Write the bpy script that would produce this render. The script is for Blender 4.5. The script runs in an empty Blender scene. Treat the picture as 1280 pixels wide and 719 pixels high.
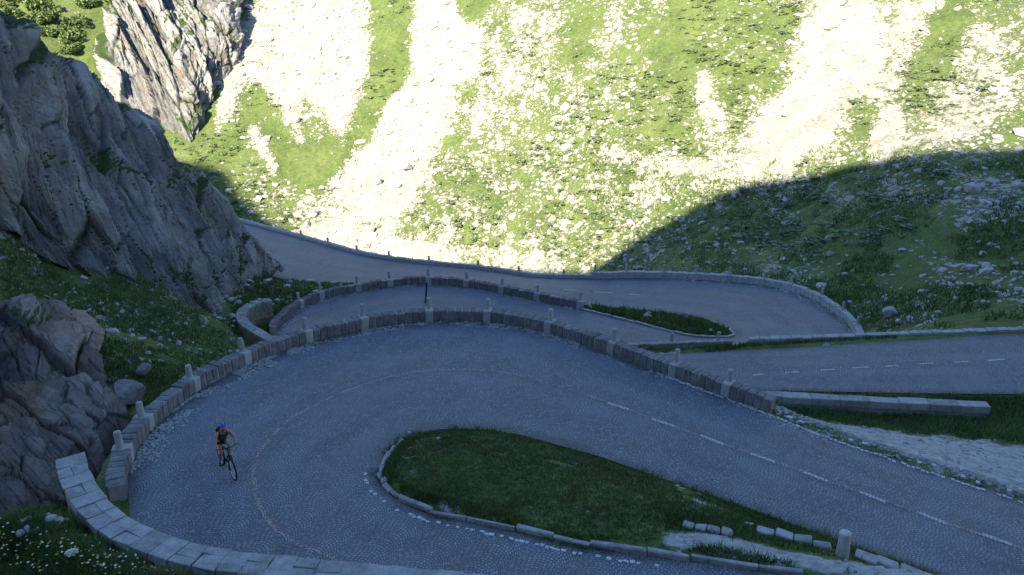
import bpy, bmesh, math, random
import numpy as np
from mathutils import Vector, Matrix

rng = np.random.default_rng(7)
random.seed(7)
scene = bpy.context.scene
COL = scene.collection

# ------------------------------------------------------------------ camera, sky, sun, exposure
PITCH = math.radians(20.0)
FPX = 1000.0                                   # focal length in pixels of the 1280-wide photograph
cam_d = bpy.data.cameras.new("camera")
cam_d.sensor_width = 36.0
cam_d.lens = 36.0 * FPX / 1280.0
cam_d.clip_end = 3000.0
cam = bpy.data.objects.new("camera", cam_d)
cam.rotation_euler = (math.pi / 2 - PITCH, 0, 0)
COL.objects.link(cam)
scene.camera = cam

SUN = np.array([-0.35, -0.80, 0.48]); SUN /= np.linalg.norm(SUN)      # towards the sun
SUN_EL = math.asin(SUN[2]); SUN_ROT = math.atan2(SUN[0], SUN[1])
world = bpy.data.worlds.new("World"); scene.world = world; world.use_nodes = True
wn = world.node_tree.nodes; wl = world.node_tree.links
sky = wn.new("ShaderNodeTexSky"); sky.sky_type = 'NISHITA'; sky.sun_disc = False
sky.sun_elevation = SUN_EL; sky.sun_rotation = SUN_ROT; sky.altitude = 1700; sky.dust_density = 0.3; sky.ozone_density = 4.0
wn["Background"].inputs[1].default_value = 0.14
wl.new(sky.outputs[0], wn["Background"].inputs[0])
sun_d = bpy.data.lights.new("sun", 'SUN'); sun_d.energy = 5.0; sun_d.angle = math.radians(0.5)
sun_d.color = (1.0, 0.91, 0.69)
sun = bpy.data.objects.new("sun", sun_d)
sun.rotation_euler = Vector(SUN).to_track_quat('Z', 'Y').to_euler()
COL.objects.link(sun)
scene.view_settings.view_transform = 'Standard'
scene.view_settings.look = 'None'
scene.view_settings.gamma = 1.0
scene.view_settings.use_curve_mapping = False
scene.view_settings.exposure = 1.62

# ------------------------------------------------------------------ survey helpers: a bearing and a height give a point
def ray(px, py):
    a = (px - 640) / FPX; b = (359.5 - py) / FPX
    return np.array([a, math.cos(PITCH) + b * math.sin(PITCH), -math.sin(PITCH) + b * math.cos(PITCH)])
def atz(px, py, z):
    d = ray(px, py); return d * (z / d[2])
def aty(px, py, y):
    d = ray(px, py); return d * (y / d[1])
def project(P):
    P = np.asarray(P, float)
    x, y, z = P[..., 0], P[..., 1], P[..., 2]
    f = y * math.cos(PITCH) - z * math.sin(PITCH)
    u = y * math.sin(PITCH) + z * math.cos(PITCH)
    f = np.where(f < 0.1, 0.1, f)
    return 640 + FPX * x / f, 359.5 - FPX * u / f

def hash3(ix, iy, iz, seed):
    h = (ix * 374761393 + iy * 668265263 + iz * 2147483647 + seed * 974634777) & 0xFFFFFFFF
    h = ((h ^ (h >> 13)) * 1274126177) & 0xFFFFFFFF
    h = (h ^ (h >> 16)) & 0xFFFFFFFF
    return h.astype(np.float64) / 4294967295.0 * 2 - 1
def vnoise(x, y, z=0.0, seed=0):
    x, y, z = np.broadcast_arrays(np.asarray(x, float), np.asarray(y, float), np.asarray(z, float))
    ix, iy, iz = np.floor(x).astype(np.int64), np.floor(y).astype(np.int64), np.floor(z).astype(np.int64)
    fx, fy, fz = x - ix, y - iy, z - iz
    sx, sy, sz = [t * t * t * (t * (t * 6 - 15) + 10) for t in (fx, fy, fz)]
    r = 0
    for a in (0, 1):
        wx = sx if a else 1 - sx
        for b in (0, 1):
            wy = sy if b else 1 - sy
            for c in (0, 1):
                wz = sz if c else 1 - sz
                r = r + wx * wy * wz * hash3(ix + a, iy + b, iz + c, seed)
    return r
def fbm(x, y, z=0.0, oct=4, seed=0, gain=0.5):
    r = 0; a = 1.0; f = 1.0; s = 0
    for o in range(oct):
        r = r + a * vnoise(x * f, y * f, np.asarray(z) * f, seed + o * 17); s += a; a *= gain; f *= 2.03
    return r / s
def ridged(x, y, z=0.0, oct=4, seed=0, gain=0.5):
    r = 0; a = 1.0; f = 1.0; s = 0
    for o in range(oct):
        r = r + a * (1 - 2 * np.abs(vnoise(x * f, y * f, np.asarray(z) * f, seed + o * 17))); s += a; a *= gain; f *= 2.1
    return r / s

class RBF:
    def __init__(self, pts):
        pts = np.asarray(pts, float); self.p = pts[:, :2]
        n = len(pts)
        D = np.linalg.norm(self.p[:, None] - self.p[None], axis=2)
        A = np.zeros((n + 3, n + 3)); A[:n, :n] = D + np.eye(n) * 0.02 * -1
        Q = np.c_[np.ones(n), self.p]; A[:n, n:] = Q; A[n:, :n] = Q.T
        self.w = np.linalg.solve(A, np.r_[pts[:, 2], 0, 0, 0])
    def __call__(self, x, y):
        x = np.asarray(x, float); sh = x.shape; q = np.c_[x.ravel(), np.asarray(y, float).ravel()]
        out = np.empty(len(q)); n = len(self.p)
        for i in range(0, len(q), 20000):
            s = q[i:i + 20000]
            D = np.sqrt((s[:, :1] - self.p[:, 0]) ** 2 + (s[:, 1:] - self.p[:, 1]) ** 2)
            out[i:i + 20000] = D @ self.w[:n] + self.w[n] + s @ self.w[n + 1:]
        return out.reshape(sh)

# ------------------------------------------------------------------ mesh helpers
def np_mesh(name, V, F, smooth=False):
    V = np.asarray(V, np.float32); F = np.asarray(F, np.int32)
    me = bpy.data.meshes.new(name); k = F.shape[1]
    me.vertices.add(len(V)); me.vertices.foreach_set("co", V.ravel())
    me.loops.add(F.size); me.loops.foreach_set("vertex_index", F.ravel())
    me.polygons.add(len(F))
    me.polygons.foreach_set("loop_start", np.arange(len(F), dtype=np.int32) * k)
    me.polygons.foreach_set("use_smooth", np.full(len(F), smooth, dtype=bool))
    me.update(calc_edges=True); me.validate()
    return me
def grid_faces(nr, nc):
    i = np.arange(nr * nc).reshape(nr, nc)
    return np.stack([i[:-1, :-1], i[:-1, 1:], i[1:, 1:], i[1:, :-1]], -1).reshape(-1, 4)
def link(name, me, mat=None, parent=None, label=None, cat=None, group=None, kind=None):
    o = bpy.data.objects.new(name, me); COL.objects.link(o)
    if me is not None and mat is not None and len(me.materials) == 0: me.materials.append(mat)
    if parent is not None: o.parent = parent
    if label: o["label"] = label
    if cat: o["category"] = cat
    if group: o["group"] = group
    if kind: o["kind"] = kind
    return o
def empty(name, loc, label, cat, group=None):
    o = link(name, None, None, None, label, cat, group); o.location = loc; return o
def set_col(me, name, arr):
    at = me.attributes.new(name, 'FLOAT_COLOR', 'POINT')
    a = np.ones((len(arr), 4), np.float32); a[:, :arr.shape[1]] = arr
    at.data.foreach_set("color", a.ravel())

# ------------------------------------------------------------------ node helpers
class NT:
    def __init__(self, name, rough=0.9):
        self.m = bpy.data.materials.new(name); self.m.use_nodes = True
        self.n = self.m.node_tree.nodes; self.l = self.m.node_tree.links
        self.b = self.n["Principled BSDF"]; self.b.inputs["Roughness"].default_value = rough
        self.b.inputs["Specular IOR Level"].default_value = 0.25
        self.tc = self.n.new("ShaderNodeTexCoord")
    def put(self, sock, v):
        if hasattr(v, "is_output") or hasattr(v, "links"): self.l.new(v, sock)
        elif isinstance(v, (tuple, list)) and len(v) == 3 and sock.type == 'RGBA': sock.default_value = (*v, 1)
        else: sock.default_value = v
    def math(self, op, a, b=None, c=None, clamp=False):
        n = self.n.new("ShaderNodeMath"); n.operation = op; n.use_clamp = clamp
        self.put(n.inputs[0], a)
        if b is not None: self.put(n.inputs[1], b)
        if c is not None: self.put(n.inputs[2], c)
        return n.outputs[0]
    def vmath(self, op, a, b=None):
        n = self.n.new("ShaderNodeVectorMath"); n.operation = op; self.put(n.inputs[0], a)
        if b is not None: self.put(n.inputs[1], b)
        return n.outputs[0]
    def mapping(self, vec, scale=(1, 1, 1), rot=(0, 0, 0)):
        n = self.n.new("ShaderNodeMapping"); self.l.new(vec, n.inputs[0])
        n.inputs["Scale"].default_value = scale; n.inputs["Rotation"].default_value = rot
        return n.outputs[0]
    def noise(self, vec, scale, detail=4, rough=0.55, col=False, dist=0.0):
        n = self.n.new("ShaderNodeTexNoise"); self.l.new(vec, n.inputs["Vector"])
        n.inputs["Scale"].default_value = scale; n.inputs["Detail"].default_value = detail
        n.inputs["Roughness"].default_value = rough; n.inputs["Distortion"].default_value = dist
        return n.outputs["Color" if col else "Fac"]
    def voronoi(self, vec, scale, feature='F1', rnd=1.0):
        n = self.n.new("ShaderNodeTexVoronoi"); n.feature = feature; self.l.new(vec, n.inputs["Vector"])
        n.inputs["Scale"].default_value = scale; n.inputs["Randomness"].default_value = rnd
        return n
    def ramp(self, fac, stops):
        n = self.n.new("ShaderNodeValToRGB"); self.l.new(fac, n.inputs[0])
        e = n.color_ramp.elements
        while len(e) < len(stops): e.new(0.5)
        for el, (p, c) in zip(e, stops):
            el.position = p; el.color = (*c, 1) if len(c) == 3 else c
        return n.outputs[0]
    def step(self, v, lo, hi):
        n = self.n.new("ShaderNodeMapRange"); n.interpolation_type = 'SMOOTHSTEP'
        self.put(n.inputs[0], v); self.put(n.inputs[1], lo); self.put(n.inputs[2], hi)
        return n.outputs[0]
    def mix(self, f, a, b, mode='MIX'):
        n = self.n.new("ShaderNodeMix"); n.data_type = 'RGBA'; n.blend_type = mode
        self.put(n.inputs[0], f); self.put(n.inputs[6], a); self.put(n.inputs[7], b)
        return n.outputs[2]
    def attr(self, name):
        n = self.n.new("ShaderNodeAttribute"); n.attribute_name = name; return n
    def sep(self, v):
        n = self.n.new("ShaderNodeSeparateXYZ"); self.l.new(v, n.inputs[0]); return n.outputs
    def comb(self, x, y, z=0.0):
        n = self.n.new("ShaderNodeCombineXYZ")
        for s, v in zip(n.inputs, (x, y, z)): self.put(s, v)
        return n.outputs[0]
    def bump(self, h, strength=0.5, dist=0.1, normal=None):
        n = self.n.new("ShaderNodeBump"); n.inputs["Strength"].default_value = strength
        n.inputs["Distance"].default_value = dist; self.l.new(h, n.inputs["Height"])
        if normal is not None: self.l.new(normal, n.inputs["Normal"])
        return n.outputs[0]
    def out(self, color, normal=None, rough=None):
        self.put(self.b.inputs["Base Color"], color)
        if normal is not None: self.l.new(normal, self.b.inputs["Normal"])
        if rough is not None: self.put(self.b.inputs["Roughness"], rough)
        return self.m

def geo_pos(t):
    return t.n.new("ShaderNodeNewGeometry").outputs["Position"]

def mat_ground():
    t = NT("turf_and_scree", 0.95)
    P = geo_pos(t); m = t.attr("mask"); r, g, b = t.sep(m.outputs["Color"])
    n1 = t.noise(P, 0.16, 4, 0.6); n2 = t.noise(P, 1.6, 5, 0.65); n3 = t.noise(P, 9.0, 3, 0.6)
    grass = t.ramp(t.math('ADD', t.math('MULTIPLY', n1, 0.45), t.math('MULTIPLY', n2, 0.55)),
                   [(0.28, (0.034, 0.058, 0.018)), (0.44, (0.092, 0.132, 0.034)), (0.56, (0.145, 0.185, 0.055)), (0.72, (0.215, 0.210, 0.095))])
    grass = t.mix(t.math('MULTIPLY', t.step(n3, 0.35, 0.75), 0.5), grass, (0.026, 0.045, 0.014))
    # brown heath and bare soil between the tufts
    soil = t.mix(n3, (0.060, 0.045, 0.033), (0.120, 0.098, 0.075))
    grass = t.mix(t.math('MULTIPLY', t.step(t.noise(P, 0.55, 5, 0.7), 0.56, 0.70), t.math('ADD', 0.35, t.math('MULTIPLY', b, 0.65))), grass, soil)
    # loose stones: cells of three sizes, kept where the scree mask is strong
    Pd = t.vmath('ADD', P, t.vmath('MULTIPLY', t.vmath('SUBTRACT', t.noise(P, 2.2, 3, 0.6, col=True), (0.5, 0.5, 0.5)), (0.9, 0.9, 0.9)))
    dens = t.math('ADD', r, t.math('MULTIPLY', t.math('SUBTRACT', t.noise(t.mapping(P, (0.32, 0.10, 0.32), (0, 0, 0.55)), 1.0, 5, 0.66), 0.5), 1.7))
    fac = None; h = None
    for sc, off in ((0.75, 0.0), (1.9, 0.06), (4.2, 0.10)):
        v = t.voronoi(Pd, sc); cr = t.sep(v.outputs["Color"])[0]
        on = t.step(t.math('SUBTRACT', t.math('ADD', dens, off), cr), 0.0, 0.06)
        edge = t.step(t.math('SUBTRACT', t.math('MULTIPLY', t.math('ADD', dens, 0.35), 0.75), v.outputs["Distance"]), 0.0, 0.10)
        f = t.math('MULTIPLY', on, edge)
        fac = f if fac is None else t.math('MAXIMUM', fac, f)
    stone = t.ramp(t.math('ADD', t.math('MULTIPLY', t.noise(Pd, 3.1, 5, 0.7), 0.6), t.math('MULTIPLY', t.noise(P, 0.3, 3), 0.4)),
                   [(0.3, (0.17, 0.158, 0.130)), (0.5, (0.34, 0.32, 0.268)), (0.7, (0.47, 0.445, 0.375))])
    c = t.mix(fac, grass, stone)
    sand = t.ramp(t.noise(P, 2.4, 7, 0.72), [(0.3, (0.19, 0.185, 0.17)), (0.5, (0.37, 0.36, 0.34)), (0.7, (0.52, 0.51, 0.485))])
    gf = t.step(t.math('ADD', g, t.math('MULTIPLY', t.math('SUBTRACT', t.noise(P, 1.3, 6, 0.7), 0.5), 1.3)), 0.40, 0.62)
    c = t.mix(gf, c, sand)
    hh = t.math('ADD', t.math('MULTIPLY', fac, 0.6), t.math('ADD', t.math('MULTIPLY', n2, 0.7), t.math('MULTIPLY', n3, 0.35)))
    return t.out(c, t.bump(hh, 0.8, 0.35))

def mat_cliff(name, warm=0.0, dip=(0.9, 0.5)):
    t = NT(name, 0.85)
    P = geo_pos(t); m = t.attr("mask"); r, g, b = t.sep(m.outputs["Color"])
    U = t.n.new("ShaderNodeUVMap").outputs[0]
    st = t.noise(t.mapping(U, (1.7, 0.30, 1)), 1.0, 8, 0.72)
    n2 = t.noise(P, 1.1, 6, 0.68); n3 = t.noise(P, 6.0, 5, 0.7)
    v = t.math('ADD', t.math('ADD', t.math('MULTIPLY', st, 0.34), t.math('MULTIPLY', n2, 0.30)), t.math('ADD', t.math('MULTIPLY', g, 0.24), t.math('MULTIPLY', n3, 0.12)))
    rock = t.ramp(v, [(0.34, (0.070, 0.069, 0.073)), (0.44, (0.155, 0.153, 0.158)), (0.53, (0.26, 0.255, 0.25)), (0.64, (0.42, 0.408, 0.39))])
    rock = t.mix(t.math('MULTIPLY', t.step(t.noise(P, 0.35, 5, 0.6), 0.50, 0.66), 0.5 + 0.4 * warm), rock, (0.21, 0.165, 0.12))
    if warm > 0.9: rock = t.mix(1.0, rock, (0.86, 0.73, 0.62), 'MULTIPLY')
    rock = t.mix(t.math('MULTIPLY', t.step(n3, 0.58, 0.72), 0.5), rock, (0.05, 0.048, 0.05))
    l1 = t.math('ABSOLUTE', t.math('SUBTRACT', t.noise(t.mapping(U, (0.9, 0.045, 1)), 1.0, 5, 0.6), 0.5))
    l2 = t.math('ABSOLUTE', t.math('SUBTRACT', t.noise(t.mapping(U, (0.16, 0.50, 1), (0, 0, 0.35)), 1.0, 5, 0.62), 0.5))
    cf = t.math('MINIMUM', t.math('MINIMUM', t.math('ADD', t.step(l1, 0.0, 0.012), 0.35, clamp=True), t.math('ADD', t.step(l2, 0.0, 0.010), 0.6, clamp=True)), t.step(b, 0.0, 0.75))
    rock = t.mix(t.math('MULTIPLY', t.math('SUBTRACT', 1.0, cf), 0.8), rock, (0.030, 0.029, 0.030))
    gr = t.ramp(n3, [(0.3, (0.022, 0.040, 0.012)), (0.7, (0.075, 0.115, 0.030))])
    gf = t.step(t.math('ADD', r, t.math('MULTIPLY', t.math('SUBTRACT', t.noise(P, 1.7, 5, 0.7), 0.5), 1.1)), 0.45, 0.62)
    c = t.mix(gf, rock, gr)
    hh = t.math('ADD', t.math('ADD', t.math('MULTIPLY', st, 0.9), t.math('MULTIPLY', n2, 0.4)), t.math('ADD', t.math('MULTIPLY', n3, 0.18), t.math('MULTIPLY', cf, 0.25)))
    return t.out(c, t.bump(hh, 0.9, 0.5))

def mat_cobbles(name="granite_cobbles", paint=None, wear=0.5):
    t = NT(name, 0.55)
    t.b.inputs["Specular IOR Level"].default_value = 0.35
    U = t.n.new("ShaderNodeUVMap").outputs[0]; P = geo_pos(t)
    U2 = t.vmath('ADD', U, t.vmath('MULTIPLY', t.vmath('SUBTRACT', t.noise(U, 0.9, 2, 0.5, col=True), (0.5, 0.5, 0.5)), (0.11, 0.11, 0.0)))
    u, v, _ = t.sep(U2); W = 1.30; S = 0.098
    xi = t.math('SUBTRACT', t.math('MULTIPLY', t.math('FRACT', t.math('DIVIDE', u, W)), 2.0), 1.0)
    rowc = t.math('DIVIDE', t.math('ADD', v, t.math('MULTIPLY', t.math('MULTIPLY', xi, xi), 0.42 * W)), S)
    row = t.math('FLOOR', rowc); rf = t.math('FRACT', rowc)
    wn_ = t.n.new("ShaderNodeTexWhiteNoise"); wn_.noise_dimensions = '1D'; t.l.new(row, wn_.inputs["W"])
    colc = t.math('ADD', t.math('DIVIDE', u, S), wn_.outputs["Value"])
    col = t.math('FLOOR', colc); cf = t.math('FRACT', colc)
    w2 = t.n.new("ShaderNodeTexWhiteNoise"); w2.noise_dimensions = '2D'; t.l.new(t.comb(row, col), w2.inputs["Vector"])
    e = t.math('MINIMUM', t.math('MINIMUM', rf, t.math('SUBTRACT', 1.0, rf)), t.math('MINIMUM', cf, t.math('SUBTRACT', 1.0, cf)))
    top = t.step(e, 0.03, 0.26)
    n1 = t.noise(P, 0.35, 5, 0.65); n2 = t.noise(P, 14.0, 3, 0.6)
    c = t.ramp(w2.outputs["Value"], [(0.0, (0.130, 0.155, 0.188)), (0.5, (0.168, 0.202, 0.245)), (0.85, (0.20, 0.238, 0.285)), (1.0, (0.27, 0.305, 0.345))])
    c = t.mix(t.math('MULTIPLY', t.step(n1, 0.40, 0.66), 0.40), c, (0.235, 0.282, 0.345))
    c = t.mix(t.math('MULTIPLY', t.step(t.noise(P, 0.8, 5, 0.7), 0.54, 0.72), 0.40), c, (0.085, 0.092, 0.105))
    if paint is None:
        ln = t.sep(t.attr("lane").outputs["Color"])[0]; wob = t.math('MULTIPLY', t.math('SUBTRACT', t.noise(P, 0.22, 3, 0.6), 0.5), 0.16)
        tr = t.math('ABSOLUTE', t.math('SINE', t.math('MULTIPLY', t.math('ADD', ln, wob), 4 * math.pi)))
        c = t.mix(t.math('MULTIPLY', t.step(tr, 0.55, 0.95), t.math('MULTIPLY', t.step(t.noise(P, 0.5, 4, 0.65), 0.36, 0.62), 0.34)), c, (0.285, 0.325, 0.375))
        ed = t.math('ABSOLUTE', t.math('SUBTRACT', ln, 0.5))
        c = t.mix(t.math('MULTIPLY', t.step(t.math('ADD', ed, t.math('MULTIPLY', t.math('SUBTRACT', t.noise(P, 1.1, 5, 0.7), 0.5), 0.22)), 0.42, 0.50), 0.55), c, (0.095, 0.090, 0.075))
    if paint is not None:
        c = t.mix(t.math('MULTIPLY', t.step(t.math('ADD', t.noise(P, 6.0, 6, 0.75), t.math('MULTIPLY', w2.outputs['Value'], 0.25)), wear - 0.12, wear + 0.12), 0.9), c, paint)
    c = t.mix(t.math('MULTIPLY', t.math('SUBTRACT', 1.0, top), 0.72), c, t.mix(n1, (0.045, 0.043, 0.038), (0.085, 0.080, 0.068)))
    h = t.math('ADD', t.math('MULTIPLY', top, 0.8), t.math('ADD', t.math('MULTIPLY', w2.outputs["Value"], 0.3), t.math('MULTIPLY', n2, 0.15)))
    return t.out(c, t.bump(h, 0.9, 0.03))

def mat_stone(name, lo, mid, hi, lichen=0.35, dark=0.45):
    t = NT(name, 0.85)
    oi = t.n.new("ShaderNodeObjectInfo"); P = geo_pos(t)
    n1 = t.noise(P, 3.4, 8, 0.74); n2 = t.noise(P, 22.0, 4, 0.65)
    v = t.math('ADD', t.math('MULTIPLY', n1, 0.86), t.math('MULTIPLY', oi.outputs["Random"], 0.14))
    c = t.ramp(v, [(0.30, lo), (0.50, mid), (0.72, hi)])
    c = t.mix(t.math('MULTIPLY', t.step(n2, 0.55, 0.75), dark), c, tuple(x * 0.4 for x in lo))
    c = t.mix(t.math('MULTIPLY', t.step(t.noise(P, 7.0, 5, 0.7), 0.58, 0.68), lichen), c, (0.34, 0.335, 0.27))
    hh = t.math('ADD', n1, t.math('MULTIPLY', n2, 0.4))
    return t.out(c, t.bump(hh, 0.6, 0.04))

def mat_plain(name, col, rough=0.6, var=0.25, scale=20, metal=0.0):
    t = NT(name, rough); t.b.inputs["Metallic"].default_value = metal
    n = t.noise(t.tc.outputs["Object"], scale, 3, 0.6)
    return t.out(t.mix(n, tuple(c * (1 - var) for c in col), tuple(min(1, c * (1 + var)) for c in col)))

def mat_leaf(name, lo, hi):
    t = NT(name, 0.7)
    n = t.noise(geo_pos(t), 2.5, 4, 0.7); a = t.attr("tint")
    f = t.math('ADD', t.math('MULTIPLY', n, 0.5), t.math('MULTIPLY', t.sep(a.outputs["Color"])[0], 0.5))
    return t.out(t.ramp(f, [(0.2, lo), (0.8, hi)]))

M = {}
M['ground'] = mat_ground()
M['cliff'] = mat_cliff("cliff_granite", 0.0)
M['outcrop'] = mat_cliff("outcrop_granite", 1.0)
M['sunrock'] = mat_cliff("sunny_outcrop_granite", 0.4)
M['cobble'] = mat_cobbles()
M['white_paint'] = mat_cobbles('worn_white_paint', (0.66, 0.66, 0.67), 0.46)
M['orange_paint'] = mat_cobbles('worn_orange_paint', (0.46, 0.35, 0.31), 0.60)
M['block'] = mat_stone("parapet_granite", (0.085, 0.08, 0.08), (0.165, 0.158, 0.155), (0.27, 0.26, 0.25))
M['pale'] = mat_stone("dressed_granite", (0.24, 0.235, 0.225), (0.34, 0.335, 0.32), (0.45, 0.44, 0.42), 0.25, 0.25)
M['mortar'] = mat_stone("lime_mortar", (0.22, 0.20, 0.185), (0.30, 0.27, 0.25), (0.38, 0.35, 0.32), 0.1, 0.3)
M['coping'] = mat_stone("coping_granite", (0.17, 0.166, 0.158), (0.31, 0.305, 0.29), (0.46, 0.45, 0.43), 0.3, 0.55)
M['masonry'] = mat_stone("brown_masonry", (0.15, 0.125, 0.095), (0.25, 0.215, 0.165), (0.34, 0.30, 0.24), 0.2, 0.4)
M['boulder'] = mat_stone("boulder_granite", (0.22, 0.215, 0.205), (0.36, 0.35, 0.335), (0.50, 0.485, 0.455), 0.2, 0.35)
M['sett'] = mat_stone("pale_setts", (0.36, 0.355, 0.35), (0.52, 0.515, 0.50), (0.66, 0.65, 0.63), 0.1, 0.2)
M['grass'] = mat_leaf("grass_blades", (0.038, 0.068, 0.018), (0.135, 0.200, 0.052))
M['dry'] = mat_leaf("dry_grass", (0.10, 0.095, 0.035), (0.26, 0.23, 0.11))
M['shrub'] = mat_leaf("shrub_leaves", (0.05, 0.085, 0.028), (0.16, 0.22, 0.075))
M['heath'] = mat_leaf("heath_leaves", (0.095, 0.13, 0.065), (0.20, 0.25, 0.13))


# ------------------------------------------------------------------ roads
def catmull(P, n):
    P = np.asarray(P, float); out = []
    Q = np.vstack([2 * P[0] - P[1], P, 2 * P[-1] - P[-2]])
    for i in range(1, len(Q) - 2):
        a, b, c, d = Q[i - 1:i + 3]
        for t in np.linspace(0, 1, n, endpoint=False):
            out.append(0.5 * (2 * b + (c - a) * t + (2 * a - 5 * b + 4 * c - d) * t * t + (3 * b - a - 3 * c + d) * t ** 3))
    out.append(P[-1]); return np.array(out)

R1 = [  # outer edge, kerb-side edge, height
 ((16, 6.3), (16, 11.6), -11.6), ((6, 9.5), (5.81, 14.66), -12.15), ((0, 11.4), (2.23, 15.89), -12.5),
 ((-4, 12.7), (0.3, 16.77), -12.7), ((-7.3, 13.7), (-1.08, 17.39), -12.82), ((-9.0, 15.3), (-2.32, 17.94), -12.9),
 ((-10.1, 17.8), (-3.38, 18.81), -12.95), ((-11.08, 19.92), (-3.84, 19.58), -12.97), ((-11.45, 22.36), (-3.91, 20.03), -13.0),
 ((-11.02, 25.1), (-3.8, 21.0), -13.03), ((-9.87, 27.45), (-3.52, 21.9), -13.07), ((-8.29, 29.3), (-3.1, 22.35), -13.1),
 ((-6.05, 31.0), (-2.58, 22.65), -13.15), ((-3.62, 31.88), (-1.9, 22.85), -13.2), ((-1.3, 32.0), (-1.2, 22.9), -13.25),
 ((0.5, 31.45), (0.1, 22.7), -13.3), ((2.32, 30.35), (1.52, 22.05), -13.35), ((3.91, 29.0), (2.7, 21.5), -13.4),
 ((5.98, 27.24), (3.88, 20.89), -13.5), ((8.99, 24.76), (7.03, 19.04), -13.7), ((10.91, 23.16), (9.14, 17.8), -13.85),
 ((15.23, 20.4), (12.5, 15.9), -14.2), ((24, 15.5), (21, 10.8), -15.0)]
R2 = [
 ((60, 29), (60, 35), -14.8), ((45, 30.2), (45, 36.5), -15.4), ((27, 31), (27, 37.5), -16.15), ((20, 31.8), (20, 37.6), -16.6),
 ((12, 33.1), (12.5, 37.6), -17.1), ((6, 34.7), (6.5, 38.3), -17.65), ((0, 36.2), (0, 40.2), -18.15), ((-7, 38.5), (-5, 42.3), -18.7),
 ((-12, 41.5), (-7.2, 44), -19.2), ((-14.5, 45.5), (-8, 45.6), -19.6), ((-14.66, 48), (-8, 46.3), -19.8), ((-14.43, 50.43), (-7.6, 47), -20.0),
 ((-13, 52.9), (-6.8, 47.8), -20.05), ((-9, 55.3), (-5.5, 48.2), -20.1), ((-6.3, 56), (-4, 48.4), -20.15), ((-3.3, 55.7), (-1.5, 48.2), -20.3),
 ((1.9, 53.5), (2, 47.2), -20.5), ((4.9, 52.3), (5, 46.2), -20.7), ((7.8, 50.8), (8.5, 45), -20.9), ((11.5, 49.0), (13, 43.8), -21.2),
 ((13.8, 49.0), (18, 44), -21.4), ((15.1, 50.0), (22, 46.5), -21.7), ((15.2, 51.4), (23.4, 50.2), -21.8), ((14.9, 52.6), (23.9, 54), -22.0),
 ((14.2, 54), (23.3, 58), -22.1), ((12.5, 55.2), (21.6, 60.8), -22.2), ((9.7, 56.4), (18.4, 62.8), -22.4), ((5.8, 57.5), (12.8, 64.3), -22.6),
 ((0, 60), (6.9, 65.1), -22.9), ((-8, 64.5), (2, 67.6), -23.6), ((-14, 67.5), (-3, 71.5), -24.2), ((-20.5, 70), (-13.7, 77), -24.8),
 ((-27.5, 77), (-23.3, 86), -25.5), ((-36, 87), (-33.3, 95), -26.0), ((-50, 100), (-47, 107), -26.8)]

def make_road(R, name, ang, ncross, nsub, label):
    A = catmull([(*a, z) for a, b, z in R], nsub); B = catmull([(*b, z) for a, b, z in R], nsub)
    w = np.linspace(0, 1, ncross)[None, :, None]
    G = A[:, None] * (1 - w) + B[:, None] * w
    G[..., 2] += 0.012 * vnoise(G[..., 0] * 0.5, G[..., 1] * 0.5, 0, 3) + 0.05 * np.sin(np.pi * w[..., 0])
    V = G.reshape(-1, 3)
    me = np_mesh(name, V, grid_faces(*G.shape[:2]), True)
    uv = me.uv_layers.new(name="UVMap"); vi = np.empty(len(me.loops), np.int32); me.loops.foreach_get("vertex_index", vi)
    c, s = math.cos(ang), math.sin(ang)
    uvs = np.c_[V[:, 0] * c + V[:, 1] * s, -V[:, 0] * s + V[:, 1] * c][vi]
    uv.data.foreach_set("uv", uvs.astype(np.float32).ravel())
    set_col(me, 'lane', np.stack([np.broadcast_to(w[..., 0], G.shape[:2]).ravel()] * 3, 1))
    me.materials.append(M['cobble'])
    o = link(name, me, None, None, label, "road", kind="structure")
    Ad = catmull([(*a, z) for a, b, z in R], 44); Bd = catmull([(*b, z) for a, b, z in R], 44)
    wd = np.linspace(0, 1, 27)[None, :, None]
    return o, G, A, B, (Ad[:, None] * (1 - wd) + Bd[:, None] * wd).reshape(-1, 3)
road1, G1, A1, B1, D1 = make_road(R1, "road", math.radians(-30), 17, 12, "cobbled hairpin road around the large near grass island")
road2, G2, A2, B2, D2 = make_road(R2, "road", math.radians(-5), 15, 12, "cobbled lower road winding through the farther hairpin bends")
NS = 12
ROADPTS = np.vstack([D1, D2])
from mathutils.bvhtree import BVHTree
def road_tree(o):
    return BVHTree.FromPolygons([v.co[:] for v in o.data.vertices], [p.vertices[:] for p in o.data.polygons])
TREE = {id(G1): road_tree(road1), id(G2): road_tree(road2)}
def road_z(G, x, y):
    hit = TREE[id(G)].ray_cast(Vector((x, y, 5.0)), Vector((0, 0, -1)))
    if hit[0] is not None: return hit[0].z
    V = G.reshape(-1, 3); return float(V[((V[:, 0] - x) ** 2 + (V[:, 1] - y) ** 2).argmin(), 2])

# ------------------------------------------------------------------ the lie of the land
ctrl = []
for A, B in ((A1, B1), (A2, B2)):
    ctrl += [tuple(p) for p in A[::8]] + [tuple(p) for p in B[::8]]
# turf island of the near hairpin, a little crowned
for x, y, z in ((-3.2, 20, -12.72), (-2.5, 18.6, -12.7), (-2.6, 21.6, -12.8), (-1, 18, -12.62), (-1, 20.5, -12.62), (-1, 22.2, -12.95), (1, 17.3, -12.5), (1, 19.8, -12.65), (3, 16.3, -12.3),
                (3, 18.6, -12.6), (5, 15.6, -12.1), (5, 18, -12.8), (8, 14.6, -12.1), (8, 16.5, -12.9), (11, 14.2, -12.8), (12, 12.9, -12.0)):
    ctrl.append((x, y, z))
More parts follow.
